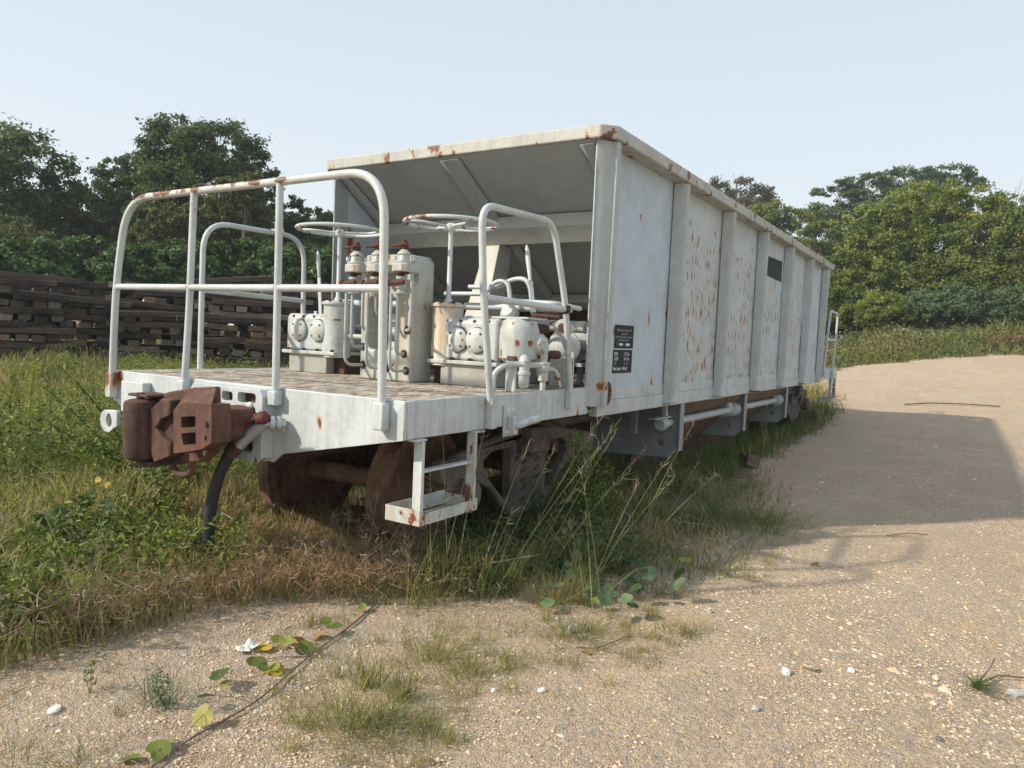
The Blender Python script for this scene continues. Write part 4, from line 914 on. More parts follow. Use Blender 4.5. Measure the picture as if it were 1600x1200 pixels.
# trees that close the view beyond the frame
for k, (x_, w_) in enumerate([(-330, 'left'), (-200, 'left'), (1790, 'right'), (1920, 'right')]):
    tree('broad_tree', 'broad tree outside the %s edge, number %s from it' % (w_, 'two' if k in (0, 3) else 'one'), [(x_, 330, 90, 70), (x_ + 40, 390, 90, 70)], 40, .34, 8000, M['lf_dark'] if x_ < 0 else M['lf_yellow'])
for x_, w_ in ((640, 'left part of the hopper'), (790, 'middle of the hopper'), (950, 'corner post of the hopper')):
    tree('hidden_tree', 'green tree standing out of sight behind the ' + w_, [(x_, 370, 90, 50), (x_ + 50, 420, 95, 60), (x_ - 40, 440, 80, 50)], 44, .34, 9000, M['lf_mid'])
# bare twigs at the right
a = MB(); p0 = at_dist(1578, 350, 44)
for k in range(9):
    e = at_dist(1560 + k * 7 + rng.normal() * 3, 285 + abs(k - 5) * 3 + rng.normal() * 4, 44)
    a.tube([tuple(p0 + np.array([0, 0, -.3 * k * .1])), tuple((p0 + e) / 2 + rng.normal(size=3) * .1), tuple(e)], [.025, .018, .008], 4)
gq = float(gz(p0[0], p0[1])); a.tube([(p0[0], p0[1], gq), tuple(p0)], [.09, .03], 6)
o = a.build('bare_tree', M['bark_pale']); tag(o, 'thin leafless twigs poking out above the right edge of the trees', 'tree')

# ================================================================== SLEEPER STACKS
def sleeper_mesh(L, w, h, seed):
    r = np.random.RandomState(seed); mb = MB(); n = 6; xs = np.linspace(-L / 2, L / 2, n); rings = []
    for i, x in enumerate(xs):
        e = .0 if 0 < i < n - 1 else .012
        ch = .018
        pts = [(-w / 2 + ch, -h / 2), (w / 2 - ch, -h / 2), (w / 2, -h / 2 + ch), (w / 2, h / 2 - ch), (w / 2 - ch, h / 2), (-w / 2 + ch, h / 2), (-w / 2, h / 2 - ch), (-w / 2, -h / 2 + ch)]
        rings.append([(x + r.normal() * .008, y * (1 - e) + r.normal() * .005, z * (1 - e) + r.normal() * .005 + .012 * math.sin(x * 1.3 + seed)) for y, z in pts])
    mb.v = [p for q in rings for p in q]
    for i in range(n - 1):
        for k in range(8): l = (k + 1) % 8; mb.f.append((i * 8 + k, i * 8 + l, (i + 1) * 8 + l, (i + 1) * 8 + k))
    mb.f.append(tuple(reversed(range(8)))); mb.f.append(tuple((n - 1) * 8 + k for k in range(8)))
    return mb
def woodmat(name, stops, sc_=1.0):
    m, t, b, o = newmat(name); N = NT(t); V = N.coord((1.2, 14, 14)); oi = N.n('ShaderNodeObjectInfo')
    c = N.ramp(oi.outputs['Random'], stops)
    c = N.mix(N.ramp(N.noise(V, 2.0 * sc_, 7, .7), [(.42, 0), (.8, 1)]), c, (.022, .018, .015))
    c = N.mix(N.ramp(N.noise(N.coord(), 1.6, 3), [(.5, 0), (.75, .55)]), c, (.15, .105, .075))
    N.l(c, b.inputs['Base Color']); b.inputs['Roughness'].default_value = .9; N.bump(b, N.noise(V, 6, 6), .8, .02); return m
M['sleeper'] = woodmat('creosoted_timber', [(0, (.032, .026, .023)), (.35, (.065, .048, .040)), (.6, (.12, .084, .066)), (.8, (.21, .145, .11)), (.92, (.33, .235, .18)), (1, (.42, .26, .15))])
M['sleeper_end'] = woodmat('cut_timber_end', [(0, (.10, .085, .07)), (.5, (.22, .19, .16)), (.8, (.34, .31, .28)), (1, (.34, .19, .10))])
SM = []
for k in range(6):
    o = sleeper_mesh(2.0, .235, .128, k).build('tmp', M['sleeper'], smooth_=False); me = o.data; me.materials.append(M['sleeper_end'])
    if k % 3 == 0:
        me.polygons[len(me.polygons) - 1].material_index = 1; me.polygons[len(me.polygons) - 2].material_index = 1
    SM.append(me); bpy.data.objects.remove(o)
nsl = 0; ORD = ['lowest', 'second', 'third', 'fourth', 'fifth', 'sixth', 'seventh', 'eighth', 'ninth', 'tenth', 'eleventh', 'twelfth', 'thirteenth', 'fourteenth', 'fifteenth', 'sixteenth', 'seventeenth', 'eighteenth']
def sleeper(c, ang_, tilt, label, mesh=None, group='timber sleepers stacked behind the wagon'):
    global nsl
    o = bpy.data.objects.new('railway_sleeper', mesh or SM[nsl % 6]); COL.objects.link(o); nsl += 1
    o.location = c; o.rotation_euler = (rng.normal() * .03, tilt, ang_); return tag(o, label, 'sleeper', group)
view_ang = lambda x_: math.atan2(ray(x_, 560)[1], ray(x_, 560)[0])
stacks = [(12, 18.0, 'leftmost full stack', 424), (136, 18.5, 'second stack', 440), (258, 18.0, 'third stack', 445), (380, 17.6, 'fourth stack', 448), (503, 18.1, 'fifth stack', 440)]
for si, (x_, D_, nm, ytop) in enumerate(stacks):
    c0 = at_dist(x_, 560, D_); gz0 = float(gz(c0[0], c0[1])); va = view_ang(x_) - math.pi / 2
    along = np.array([math.cos(va), math.sin(va)]); back = np.array([-along[1], along[0]])
    ztop = at_dist(x_, ytop, D_)[2]; nl = max(8, int(round((ztop - gz0) / .140))); dzl = (ztop - gz0) / nl
    for L in range(nl):
        z = gz0 + .06 + L * dzl; od = ORD[min(L, 17)]
        if (L * 2 + si * 3) % 7 in (2, 5, 6):        # crosswise layer, seen end-on
            q = -.98; k = 0
            while q < .95:
                p = c0[:2] + along * q + back * (.95 + rng.uniform(-.16, .16)); k += 1
                sleeper((p[0], p[1], z + rng.normal() * .006), va + math.pi / 2 + rng.normal() * .04, rng.normal() * .01, 'end-on sleeper %s from left, %s layer of the %s' % (ORD[k - 1].replace('lowest', 'first'), od, nm), SM[[0, 3, 1, 2][rng.randint(4)]])
                q += rng.uniform(.26, .36)
        else:
            if rng.rand() < .4 and L < nl - 1:
                for hs_, wd_ in ((-1, 'left'), (1, 'right')):
                    lx = rng.uniform(.38, .50); p = c0[:2] + along * (hs_ * .52 + rng.normal() * .05) + back * (rng.normal() * .07 + (.0 if lx > .44 else .12))
                    o = sleeper((p[0], p[1], z), va + rng.normal() * .06, rng.normal() * .03, '%s short sleeper in the %s layer of the %s' % (wd_, od, nm)); o.scale = (lx, 1, rng.uniform(.9, 1.08))
                p = c0[:2] + back * .9; sleeper((p[0], p[1], z), va + rng.normal() * .03, 0, 'rear sleeper in the %s layer of the %s' % (od, nm)); continue
            sh = rng.normal() * .2; p = c0[:2] + along * sh + back * rng.normal() * .05
            sleeper((p[0], p[1], z), va + rng.normal() * .05 + (math.pi if rng.rand() < .5 else 0), rng.normal() * .022 + .02 * math.sin(si * 2.1 + L * .5), 'long sleeper facing the wagon, %s layer of the %s' % (od, nm))
            if True:
                p = p + back * .9; sleeper((p[0], p[1], z), va + rng.normal() * .03, 0, 'rear sleeper in the %s layer of the %s' % (od, nm))
# loose ones that stand out
def at_s(x_, y_, D_): return tuple(at_dist(x_, y_, D_))
va = view_ang(395) - math.pi / 2
o = sleeper(at_s(372, 438, 17.8), va, -.10, 'tilted pinkish brown sleeper lying highest, behind the second rail post', SM[1], 'loose sleepers'); o.pass_index = 1
o = sleeper(at_s(250, 574, 16.6), view_ang(250) - math.pi / 2, .0, 'single weathered sleeper lying in the grass in front of the stacks', SM[2], 'loose sleepers')
o = sleeper(at_s(265, 492, 17.3), view_ang(265) - math.pi / 2, -.03, 'brown sleeper sticking out in front at mid height behind the left rail posts', SM[3], 'loose sleepers')
o = sleeper(at_s(120, 468, 17.6), view_ang(120) - math.pi / 2, .06, 'orange-brown sagging sleeper near the top of the second stack', SM[3], 'loose sleepers')
o = sleeper(at_s(355, 500, 17.0), view_ang(355) - math.pi / 2 + .1, .0, 'pale weathered sleeper jutting from the stack between the rail posts', SM[0], 'loose sleepers')

# ================================================================== GROUND COVER
def inpoly(px_, py_, poly):
    x, y = px_, py_; inside = np.zeros(len(x), bool); n = len(poly); j = n - 1
    for i in range(n):
        xi, yi = poly[i]; xj, yj = poly[j]
        c = ((yi > y) != (yj > y)) & (x < (xj - xi) * (y - yi) / (yj - yi + 1e-12) + xi); inside ^= c; j = i
    return inside
def P2(lst): return [tuple(ground_pt(u, v)[:2]) for u, v in lst]
edge = P2([(-250, 1110), (-60, 1085), (0, 1060), (100, 1035), (180, 1010), (260, 990), (330, 955), (450, 945), (560, 945), (640, 950), (720, 945), (800, 925), (850, 895), (900, 900), (950, 905), (1000, 890), (1060, 900), (1130, 860), (1200, 800), (1215, 760), (1200, 735), (1250, 705), (1310, 665), (1330, 640), (1320, 622)])
far_ = [(22, 4), (24, 9), (26, 30), (-14, 32), (-26, 14), (-9, 3)]
vegpoly = edge + far_
def dist_edge(x, y, line):
    d = np.full(len(x), 1e9); L = np.array(line)
    for a, b in zip(L[:-1], L[1:]):
        ab = b - a; t = np.clip(((x - a[0]) * ab[0] + (y - a[1]) * ab[1]) / (ab @ ab + 1e-9), 0, 1)
        d = np.minimum(d, np.hypot(x - a[0] - ab[0] * t, y - a[1] - ab[1] * t))
    return d
soil_ = np.where(inpoly(GX, GY, vegpoly), 1.0, 0.0) ; dd_ = dist_edge(GX, GY, edge)
soil_ = np.clip(np.where(soil_ > 0, .25 + dd_ * 1.1, .25 - dd_ * .9), 0, 1)
bank0 = P2([(1316, 576), (1330, 572), (1400, 567), (1480, 560), (1560, 556), (1620, 554), (1750, 552)]) + [tuple(at_dist(u, 520, 70)[:2]) for u in (1900, 1600, 1450, 1300, 1180)] + [tuple(at_dist(1180, 560, 24)[:2])]
soil_ = np.where(inpoly(GX, GY, bank0), .8, soil_)
soil_ = np.where(np.hypot(GX - CP[0], GY - CP[1]) > 50, 1, soil_)
a_ = ground.data.attributes.new('soil', 'FLOAT', 'POINT'); a_.data.foreach_set('value', soil_.astype(np.float32))
def patchn(x, y, s=1.0, ph=0):
    return .5 + .25 * (np.sin(x * 1.9 * s + ph + 1.3 * np.sin(y * 1.1 * s + ph)) + np.sin(y * 2.3 * s + 1.7 * np.sin(x * 1.7 * s - ph)))
def scatter(n, rmin, rmax, a0, a1, power=1.0):
    """points in polar ranges about the viewpoint; angle measured from forward, + to the right"""
    u = rng.uniform(0, 1, n) ** power; r = rmin * (rmax / rmin) ** u; a = rng.uniform(a0, a1, n)
    x = CP[0] + r * (FW[0] * np.cos(a) + RT[0] * np.sin(a)); y = CP[1] + r * (FW[1] * np.cos(a) + RT[1] * np.sin(a)); return x, y, r
def g3(x, y): return np.stack([x, y, gz(x, y) - .01], 1)
hide = lambda x, y: (x > 1.2) & (x < 13.6) & (y > .15) & (y < 2.5)
def strands(name, P, d, w, mat, parent=None):
    n = len(P); s = unit(np.cross(d, rng.normal(size=(n, 3)))) * w; mid = P + d * .5 + rng.normal(size=(n, 3)) * np.linalg.norm(d, axis=1, keepdims=True) * .18
    V = np.stack([P - s, P + s, mid + s * .8, mid - s * .8, P + d], 1).reshape(-1, 3); b = (np.arange(n) * 5)[:, None]
    idx = np.concatenate([b + np.array([[0, 1, 2, 3]]), b + np.array([[3, 2, 4]])], 1).ravel()
    return mesh_arrays(name, V, np.tile([4, 3], n), idx, mat, parent, np.repeat(rv(n, 0, 1), 2))
# 1 long grass over the left meadow
x, y, r = scatter(230000, 2.4, 26, -1.0, .55, .8)
ok = inpoly(x, y, vegpoly) & ~hide(x, y); de = dist_edge(x, y, edge)
ok &= rng.rand(len(x)) < np.clip(.25 + de * .9, 0, 1) * (.45 + .55 * patchn(x, y))
ok &= ~((x > 1.6) & (y < .5) & (rng.rand(len(x)) > np.clip(patchn(x, y, 2.0, 3) * 1.3 - .45, 0, .6)))
x, y, r, de = x[ok], y[ok], r[ok], de[ok]; n = len(x)
left_ = y > 1.2 - x * .3
hmax = np.where(x < .1, .15 + .28 * smooth(de / 1.1), .17 + .10 * smooth(de / 1.5)); near_ = (x > -1.1) & (y < 2.3) & (r < 6); hmax = np.where(near_, np.minimum(hmax, .17), hmax); hmax = np.where(r > 9, .30, hmax)
h = hmax * rv(n, .35, 1.25) * (.6 + .6 * patchn(x, y, .7, 2))
w = (.0032 + r * .0009) * rv(n, .7, 1.4)
dry = patchn(x, y, .9, 5) * .4 + rv(n, 0, .75) + np.where(r > 5, .18, 0) + .35 * (patchn(x, y, .45, 7) > .6)
leanv = rng.normal(size=(n, 2)) * h[:, None] * .35
sel = dry < .30
o = blades_obj('meadow_grass', g3(x, y)[sel], h[sel], w[sel], leanv[sel], M['grass_dark'], None, dry[sel] * 2.2); tag(o, 'dark green grass through the meadow left of and around the wagon', 'grass', kind='stuff')
sel = (dry >= .30)
o = blades_obj('meadow_grass', g3(x, y)[sel], h[sel], w[sel], leanv[sel], M['grass'], None, (dry[sel] - .3) * 1.2); tag(o, 'yellow-green grass mixed through the meadow beside the wagon', 'grass', kind='stuff')
# 2 broadleaf weeds: clusters of small leaves on the left
x, y, r = scatter(15000, 2.6, 17, -.95, .12)
de = dist_edge(x, y, edge); ok = inpoly(x, y, vegpoly) & ~hide(x, y) & (rng.rand(len(x)) < np.clip(de * 1.3 - .15, 0, 1) * np.clip(patchn(x, y, .8, 1) * 1.6 - .3, 0, 1)) & ((x < -.05) | (y > 2.8))
x, y, r = x[ok], y[ok], r[ok]; nn_ = len(x); k = 26
hh = rv(nn_, .10, .40) * (.5 + .7 * patchn(x, y, .6, 3)) * np.where((y > 2.4) | (r > 5.5), 1.45, 1)
t_ = rng.rand(nn_, k); cx = x[:, None] + rng.normal(size=(nn_, k)) * .045 * (1 + t_) + (rng.normal(size=(nn_, 1)) * .12) * t_; cy = y[:, None] + rng.normal(size=(nn_, k)) * .045 * (1 + t_) + (rng.normal(size=(nn_, 1)) * .12) * t_
cz = gz(x, y)[:, None] + hh[:, None] * (.15 + .85 * t_)
P = np.stack([cx, cy, cz], -1).reshape(-1, 3); tt = np.repeat(rng.rand(nn_) * .7, k) + rv(nn_ * k, 0, .35)
sz = np.repeat(rv(nn_, .022, .055) * (1 + r * .02), k)
sy = np.repeat(rng.rand(nn_) < .42, k)
o = leaves_obj('weeds', P[~sy], sz[~sy], M['lf_bright'], None, .42, tt[~sy], .8); tag(o, 'leafy green weeds growing through the grass on the left', 'weeds', kind='stuff')
o = leaves_obj('weeds', P[sy], sz[sy] * 1.1, M['lf_yellow'], None, .36, tt[sy] + .15, .8); tag(o, 'yellow-green weeds growing through the grass on the left', 'weeds', kind='stuff')
x, y, r = scatter(2600, 4.0, 12, -.95, .0); ok = (y > 2.75) & (x < .8 + (y - 2.75) * .6) & inpoly(x, y, vegpoly) & (rng.rand(len(x)) < np.clip(patchn(x, y, .9, 2) * 1.5 - .3, 0, 1)); x, y, r = x[ok], y[ok], r[ok]; nn_ = len(x); k = 34
hh = rv(nn_, .35, .78) * (.55 + .6 * patchn(x, y, .7, 1)); lean = rng.normal(size=(nn_, 2)) * hh[:, None] * .3
bs = g3(x, y); o = strands('weed_stems', bs, np.concatenate([lean, hh[:, None]], 1), .003, M['grass_dark']); tag(o, 'stems of the taller weeds left of the wagon', 'weeds', kind='stuff')
t_ = rng.uniform(.25, 1.02, (nn_, k)); P = bs[:, None, :] + np.concatenate([lean, hh[:, None]], 1)[:, None, :] * t_[..., None] + rng.normal(size=(nn_, k, 3)) * np.array([.06, .06, .03])
P = P.reshape(-1, 3); tt = np.repeat(rng.rand(nn_) * .6, k) + rv(nn_ * k, 0, .4); sz = np.repeat(rv(nn_, .035, .075), k); sy = np.repeat(rng.rand(nn_) < .5, k)
o = leaves_obj('weeds', P[sy], sz[sy], M['lf_bright'], None, .34, tt[sy], .7); tag(o, 'taller bright green leafy weeds left of the wagon', 'weeds', kind='stuff')
o = leaves_obj('weeds', P[~sy], sz[~sy], M['lf_yellow'], None, .30, tt[~sy] * .7, .7); tag(o, 'taller yellow-green leafy weeds left of the wagon', 'weeds', kind='stuff')
# dark leafy undergrowth beneath
# 3 dry sedge with curly brown heads
def sedge(name, n, cond, label, hr=(.12, .34), mat='grass_dry', heads=14, size=.045):
    x, y, r = scatter(n, 2.3, 7.5, -.75, .45)
    ok = cond(x, y) & ~hide(x, y); x, y = x[ok], y[ok]; n = len(x); h = rv(n, *hr) * np.where(x > .35, .6, 1); lean = rng.normal(size=(n, 2)) * h[:, None] * .35
    b = g3(x, y); o = blades_obj(name, b, h, np.full(n, .0022), lean, M[mat]); tag(o, label, 'dry grass', kind='stuff')
    tip = b + np.concatenate([lean, h[:, None] * .95], 1)
    T = np.repeat(tip, heads, 0); m_ = len(T); off = rng.normal(size=(m_, 3)) * size
    o2 = strands('dry_seed_heads', T + off * .25, off * 1.0, .0016, M['seed'] if mat != 'grass_dry' else M['grass_dry']); tag(o2, 'curly seed heads: ' + label, 'dry grass', kind='stuff')
brown = P2([(330, 965), (350, 905), (420, 860), (500, 835), (590, 850), (635, 880), (645, 930), (560, 945), (450, 948)])
brown2 = P2([(60, 1030), (120, 900), (200, 860), (280, 830), (420, 800), (600, 820), (640, 940), (400, 950)])
sedge('dry_sedge', 9000, lambda x, y: inpoly(x, y, brown), 'rusty brown dry sedge in front of the near wheels', (.08, .24), heads=16, size=.04)
sedge('dry_sedge', 15000, lambda x, y: inpoly(x, y, brown2), 'thin brown sedge tangled below the coupler and hose', (.10, .22), heads=10, size=.035)
frontp = P2([(600, 960), (640, 880), (760, 870), (900, 880), (930, 930), (800, 965), (700, 985)])
sedge('straw_sedge', 3000, lambda x, y: inpoly(x, y, frontp), 'straw coloured fringe below the tall stalks', (.08, .26), 'grass', heads=5, size=.02)
sedge('straw_sedge', 6000, lambda x, y: inpoly(x, y, vegpoly) & (patchn(x, y, 1.3, 4) > .55), 'straw coloured sedge scattered through the left meadow', (.16, .40), 'seed', heads=6, size=.03)
# tangle of bent dead stems
x, y, r = scatter(9000, 2.5, 8, -.9, .3); de = dist_edge(x, y, edge); ok = inpoly(x, y, vegpoly) & ~hide(x, y) & (rng.rand(len(x)) < .8); x, y = x[ok], y[ok]; n = len(x)
P = g3(x, y); P[:, 2] += rv(n, .02, .25); d = np.concatenate([rng.normal(size=(n, 2)) * .16, rng.uniform(-.02, .16, (n, 1))], 1)
o = strands('dead_stems', P, d, .0016, M['seed']); tag(o, 'tangle of thin dead stems through the meadow grass', 'dry grass', kind='stuff')
# 4 green strip under and beside the wagon
strip = P2([(840, 890), (960, 925), (1080, 940), (1150, 900), (1225, 830), (1240, 770), (1210, 735), (1250, 705), (1310, 665), (1330, 640), (1290, 628), (1200, 665), (1100, 715), (1000, 760), (880, 790)])
x, y, r = scatter(110000, 4.0, 18, -.1, .55); ok = inpoly(x, y, strip) & (y < .9) & (rng.rand(len(x)) < np.clip(patchn(x, y, 2.2, 1) * 1.6 - .4, .04, .9) * np.clip(dist_edge(x, y, edge) * 2.0, .15, 1)); x, y, r = x[ok], y[ok], r[ok]; n = len(x)
h = rv(n, .03, .15) * np.where(y > -.2, 1.4, .8) * (.5 + patchn(x, y, 3.1, 2)); o = blades_obj('fringe_grass', g3(x, y), h, .003 + r * .0004, rng.normal(size=(n, 2)) * h[:, None] * .6, M['grass_dark'], None, rv(n, 0, 1)); tag(o, 'short green grass fringing the shaded side of the wagon', 'grass', kind='stuff')
under = [(1.2, 2.6), (1.2, .9), (2.3, -.1), (13.5, -.1), (16, .6), (16, 2.6), (13.5, 2.8)]
x, y, r = scatter(26000, 4.5, 19, -.4, .45); ok = inpoly(x, y, under) & (rng.rand(len(x)) < .8); x, y, r = x[ok], y[ok], r[ok]; n = len(x)
h = rv(n, .06, .34); o = blades_obj('underwagon_grass', g3(x, y), h, .003 + r * .0005, rng.normal(size=(n, 2)) * h[:, None] * .5, M['grass_dark'], None, rv(n, 0, .9)); tag(o, 'green grass growing out from beneath the hopper', 'grass', kind='stuff')
verge = P2([(640, 930), (660, 870), (760, 850), (900, 850), (1000, 870), (990, 900), (880, 905), (760, 945)])
x, y, r = scatter(16000, 3.2, 7, -.2, .4); ok = inpoly(x, y, verge) & (rng.rand(len(x)) < patchn(x, y, 3, 2)); x, y = x[ok], y[ok]; n = len(x); h = rv(n, .08, .34) * np.where(x < 1.2, .5, 1)
o = blades_obj('verge_grass', g3(x, y), h, np.full(n, .004), rng.normal(size=(n, 2)) * h[:, None] * .45, M['grass_dark'], None, rv(n, .1, 1)); tag(o, 'leafy green clumps in front of the bogie', 'grass', kind='stuff')
vl = rng.choice(n, min(n, 1500)); P = g3(x, y)[vl]; P[:, 2] += h[vl] * .6; P = np.repeat(P, 5, 0) + rng.normal(size=(len(vl) * 5, 3)) * .035
o = leaves_obj('weeds', P, rv(len(P), .02, .045), M['lf_mid'], None, .5, None, .9); tag(o, 'small leafed weeds in front of the bogie', 'weeds', kind='stuff')
# 5 bank of tall grass before the right hand trees
bank = P2([(1316, 576), (1330, 572), (1400, 567), (1480, 560), (1560, 556), (1620, 554), (1750, 552)])
fa = [tuple(at_dist(u, 520, 44)[:2]) for u in (1780, 1600, 1450, 1300, 1180)]
bankp = bank + fa + [tuple(at_dist(1180, 560, 24)[:2])]
x, y, r = scatter(120000, 22, 44, .2, .95, .8); ok = inpoly(x, y, bankp); x, y, r = x[ok], y[ok], r[ok]; n = len(x)
pn = patchn(x, y, .55, 2) * .6 + patchn(x, y, 1.7, 1) * .4; h = rv(n, .12, .70) * (.2 + pn ** 1.5 * 1.5); h *= np.clip(dist_edge(x, y, bank) * .5 + .25, 0, 1)
tint = patchn(x, y, .4, 6) * .6 + rv(n, .2, .6); sel = rng.rand(n) < .35 + .5 * patchn(x, y, .5, 3)
for q, mt, lb in ((sel, 'grass', 'tall yellow-green grass bank before the right hand trees'), (~sel, 'grass_dark', 'dark green growth on the bank before the right hand trees')):
    o = blades_obj('bank_grass', g3(x, y)[q], h[q], np.full(q.sum(), .028), rng.normal(size=(q.sum(), 2)) * h[q][:, None] * .35, M[mt], None, tint[q]); tag(o, lb, 'grass', kind='stuff')
q = rng.rand(n) < .12; P = g3(x, y)[q]; P[:, 2] += h[q] * .9
o = leaves_obj('bank_leaves', np.repeat(P, 4, 0) + rng.normal(size=(q.sum() * 4, 3)) * .15, .12, M['lf_olive'], None, .6); tag(o, 'leafy weed tops on the bank before the right hand trees', 'weeds', kind='stuff')
red = P2([(1555, 556), (1600, 556), (1700, 554)]) ; x2, y2, r2 = scatter(40000, 29, 37, .575, .66); n = len(x2); h2 = rv(n, .2, .75)
ok = patchn(x2, y2, .9, 3) > .42; x2, y2, h2 = x2[ok][:9000], y2[ok][:9000], h2[ok][:9000] * .75; n = len(x2)
o = blades_obj('brown_grass', g3(x2, y2), h2, np.full(n, .022), rng.normal(size=(n, 2)) * .15, M['grass_dry'], None, rv(n, 0, .4)); tag(o, 'reddish brown grass on the bank at the right edge', 'grass', kind='stuff')
# 6 sparse short tufts on the gravel: one object for the uncounted sprouts
spr2 = P2([(960, 1000), (1000, 900), (1100, 860), (1230, 780), (1260, 830), (1190, 920), (1100, 990)])
spr = P2([(430, 985), (560, 950), (760, 960), (850, 930), (1000, 960), (1120, 900), (1160, 960), (980, 1080), (760, 1100), (700, 1200), (480, 1230), (420, 1100)])
x, y, r = scatter(2100, 2.0, 8, -.35, .45); ok = (inpoly(x, y, spr) | inpoly(x, y, spr2)) & (rng.rand(len(x)) < patchn(x, y, 2.2, 1)); x, y = x[ok], y[ok]
kk = 26; bx = np.repeat(x, kk) + rng.normal(size=len(x) * kk) * .022; by = np.repeat(y, kk) + rng.normal(size=len(x) * kk) * .022; n = len(bx)
h = rv(n, .02, .085) * np.repeat(rv(len(x), .5, 1.5), kk); tt = np.repeat(rv(len(x), 0, 1), kk) * .7 + rv(n, 0, .3)
o = blades_obj('sprouts', g3(bx, by), h, np.full(n, .0022), rng.normal(size=(n, 2)) * h[:, None] * .6, M['grass'], None, tt); tag(o, 'thin grass sprouts scattered over the gravel', 'grass', kind='stuff')
x, y, r = scatter(500, 2.2, 5.0, -.75, -.1); ok = ~inpoly(x, y, vegpoly); x, y = x[ok], y[ok]
kk = 14; bx = np.repeat(x, kk) + rng.normal(size=len(x) * kk) * .03; by = np.repeat(y, kk) + rng.normal(size=len(x) * kk) * .03; n = len(bx); h = rv(n, .01, .05)
o = blades_obj('sprouts', g3(bx, by), h, np.full(n, .002), rng.normal(size=(n, 2)) * .03, M['grass_dry'], None); tag(o, 'dry brown sprouts at the lower left', 'grass', kind='stuff')

# ================================================================== SINGLE PLANTS
def tuft(u, v, label, n=60, h=.14, sp=.03, mat='grass', tint=(0, 1), lean=.5, w=.0028, group=None):
    p = ground_pt(u, v); bx = p[0] + rng.normal(size=n) * sp; by = p[1] + rng.normal(size=n) * sp; hh = rv(n, .4, 1.1) * h
    d = np.stack([bx - p[0], by - p[1]], 1) * 1.2
    o = blades_obj('grass_tuft', g3(bx, by), hh, np.full(n, w), rng.normal(size=(n, 2)) * hh[:, None] * lean + d, M[mat], None, rv(n, *tint)); return tag(o, label, 'grass tuft', group)
T_ = [(545, 1135, 'grey-green grass tuft near the bottom, left of a row of smaller tufts', 260, .19, .07, 'grass', (.3, .9)), (602, 1140, 'bushy dark green grass tuft at the bottom, right of the big grey-green one', 220, .12, .055, 'grass_dark', (.2, .9)),
      (670, 1155, 'upright bright green grass tuft at the bottom centre', 70, .13, .03, 'grass_dark', (.3, 1)), (527, 1060, 'small upright grass tuft below the vine end', 36, .10, .018, 'grass_dark', (.4, 1)),
      (575, 1075, 'upright yellow-green tuft in the row of tufts', 130, .19, .03, 'grass', (0, .6)), (630, 1095, 'narrow upright tuft between two bushier ones', 120, .17, .03, 'grass', (0, .5)), (672, 1030, 'grey tuft with fine blades near the gravel edge', 170, .17, .05, 'grass', (.4, 1)),
      (722, 1160, 'tiny green tuft alone on the gravel', 22, .06, .012, 'grass_dark', (.3, 1)), (740, 1060, 'low tuft leaning over grey gravel', 140, .12, .05, 'grass', (.2, .9)), (905, 995, 'spreading green weed tuft beside the tall grey stone', 220, .09, .06, 'grass_dark', (.2, 1)),
      (855, 940, 'pale fine-bladed tuft at the foot of the tall stalks', 240, .20, .07, 'grass', (.4, 1)), (1230, 690, 'straw tuft at the far right of the grass fringe', 60, .14, .05, 'seed', (0, 1)), (1185, 760, 'reddish straw tuft on the shaded gravel', 90, .22, .07, 'seed', (0, 1)),
      (1130, 820, 'green leafy tuft at the corner of the grass fringe', 620, .24, .22, 'grass_dark', (.4, 1)), (1185, 815, 'dark green clump at the tip of the grass fringe', 380, .20, .17, 'grass_dark', (.2, .9)), (1050, 985, 'small tuft with brown tips beside the round leaves', 70, .10, .035, 'grass', (.4, 1)),
      (245, 1095, 'feathery blue-green seedling clump on the lower left gravel', 90, .12, .04, 'lf_grey', (0, 1)), (187, 1120, 'thin upright seedling on the lower left gravel', 16, .10, .01, 'grass', (.1, .5)), (1045, 1005, 'bright tuft on the gravel below the round leaves', 50, .05, .03, 'grass_dark', (.4, 1)), (1185, 1004, 'tiny bright green sprig alone on the open gravel', 26, .035, .02, 'grass_dark', (.5, 1)),
      (20, 1195, 'tuft of green grass at the bottom left corner', 90, .10, .07, 'grass', (.1, .8)), (130, 1195, 'green sprig at the bottom edge, left', 60, .08, .04, 'grass_dark', (.4, 1)), (640, 880, 'fine yellow grass clump under the step', 160, .22, .08, 'grass', (.1, .8)), (700, 900, 'green clump of blades between the step and the tall stalks', 160, .28, .09, 'grass', (0, .6))]
for u, v, lb, n, h, sp, mt, tn in T_: tuft(u, v, lb, n, h, sp, mt, tn)
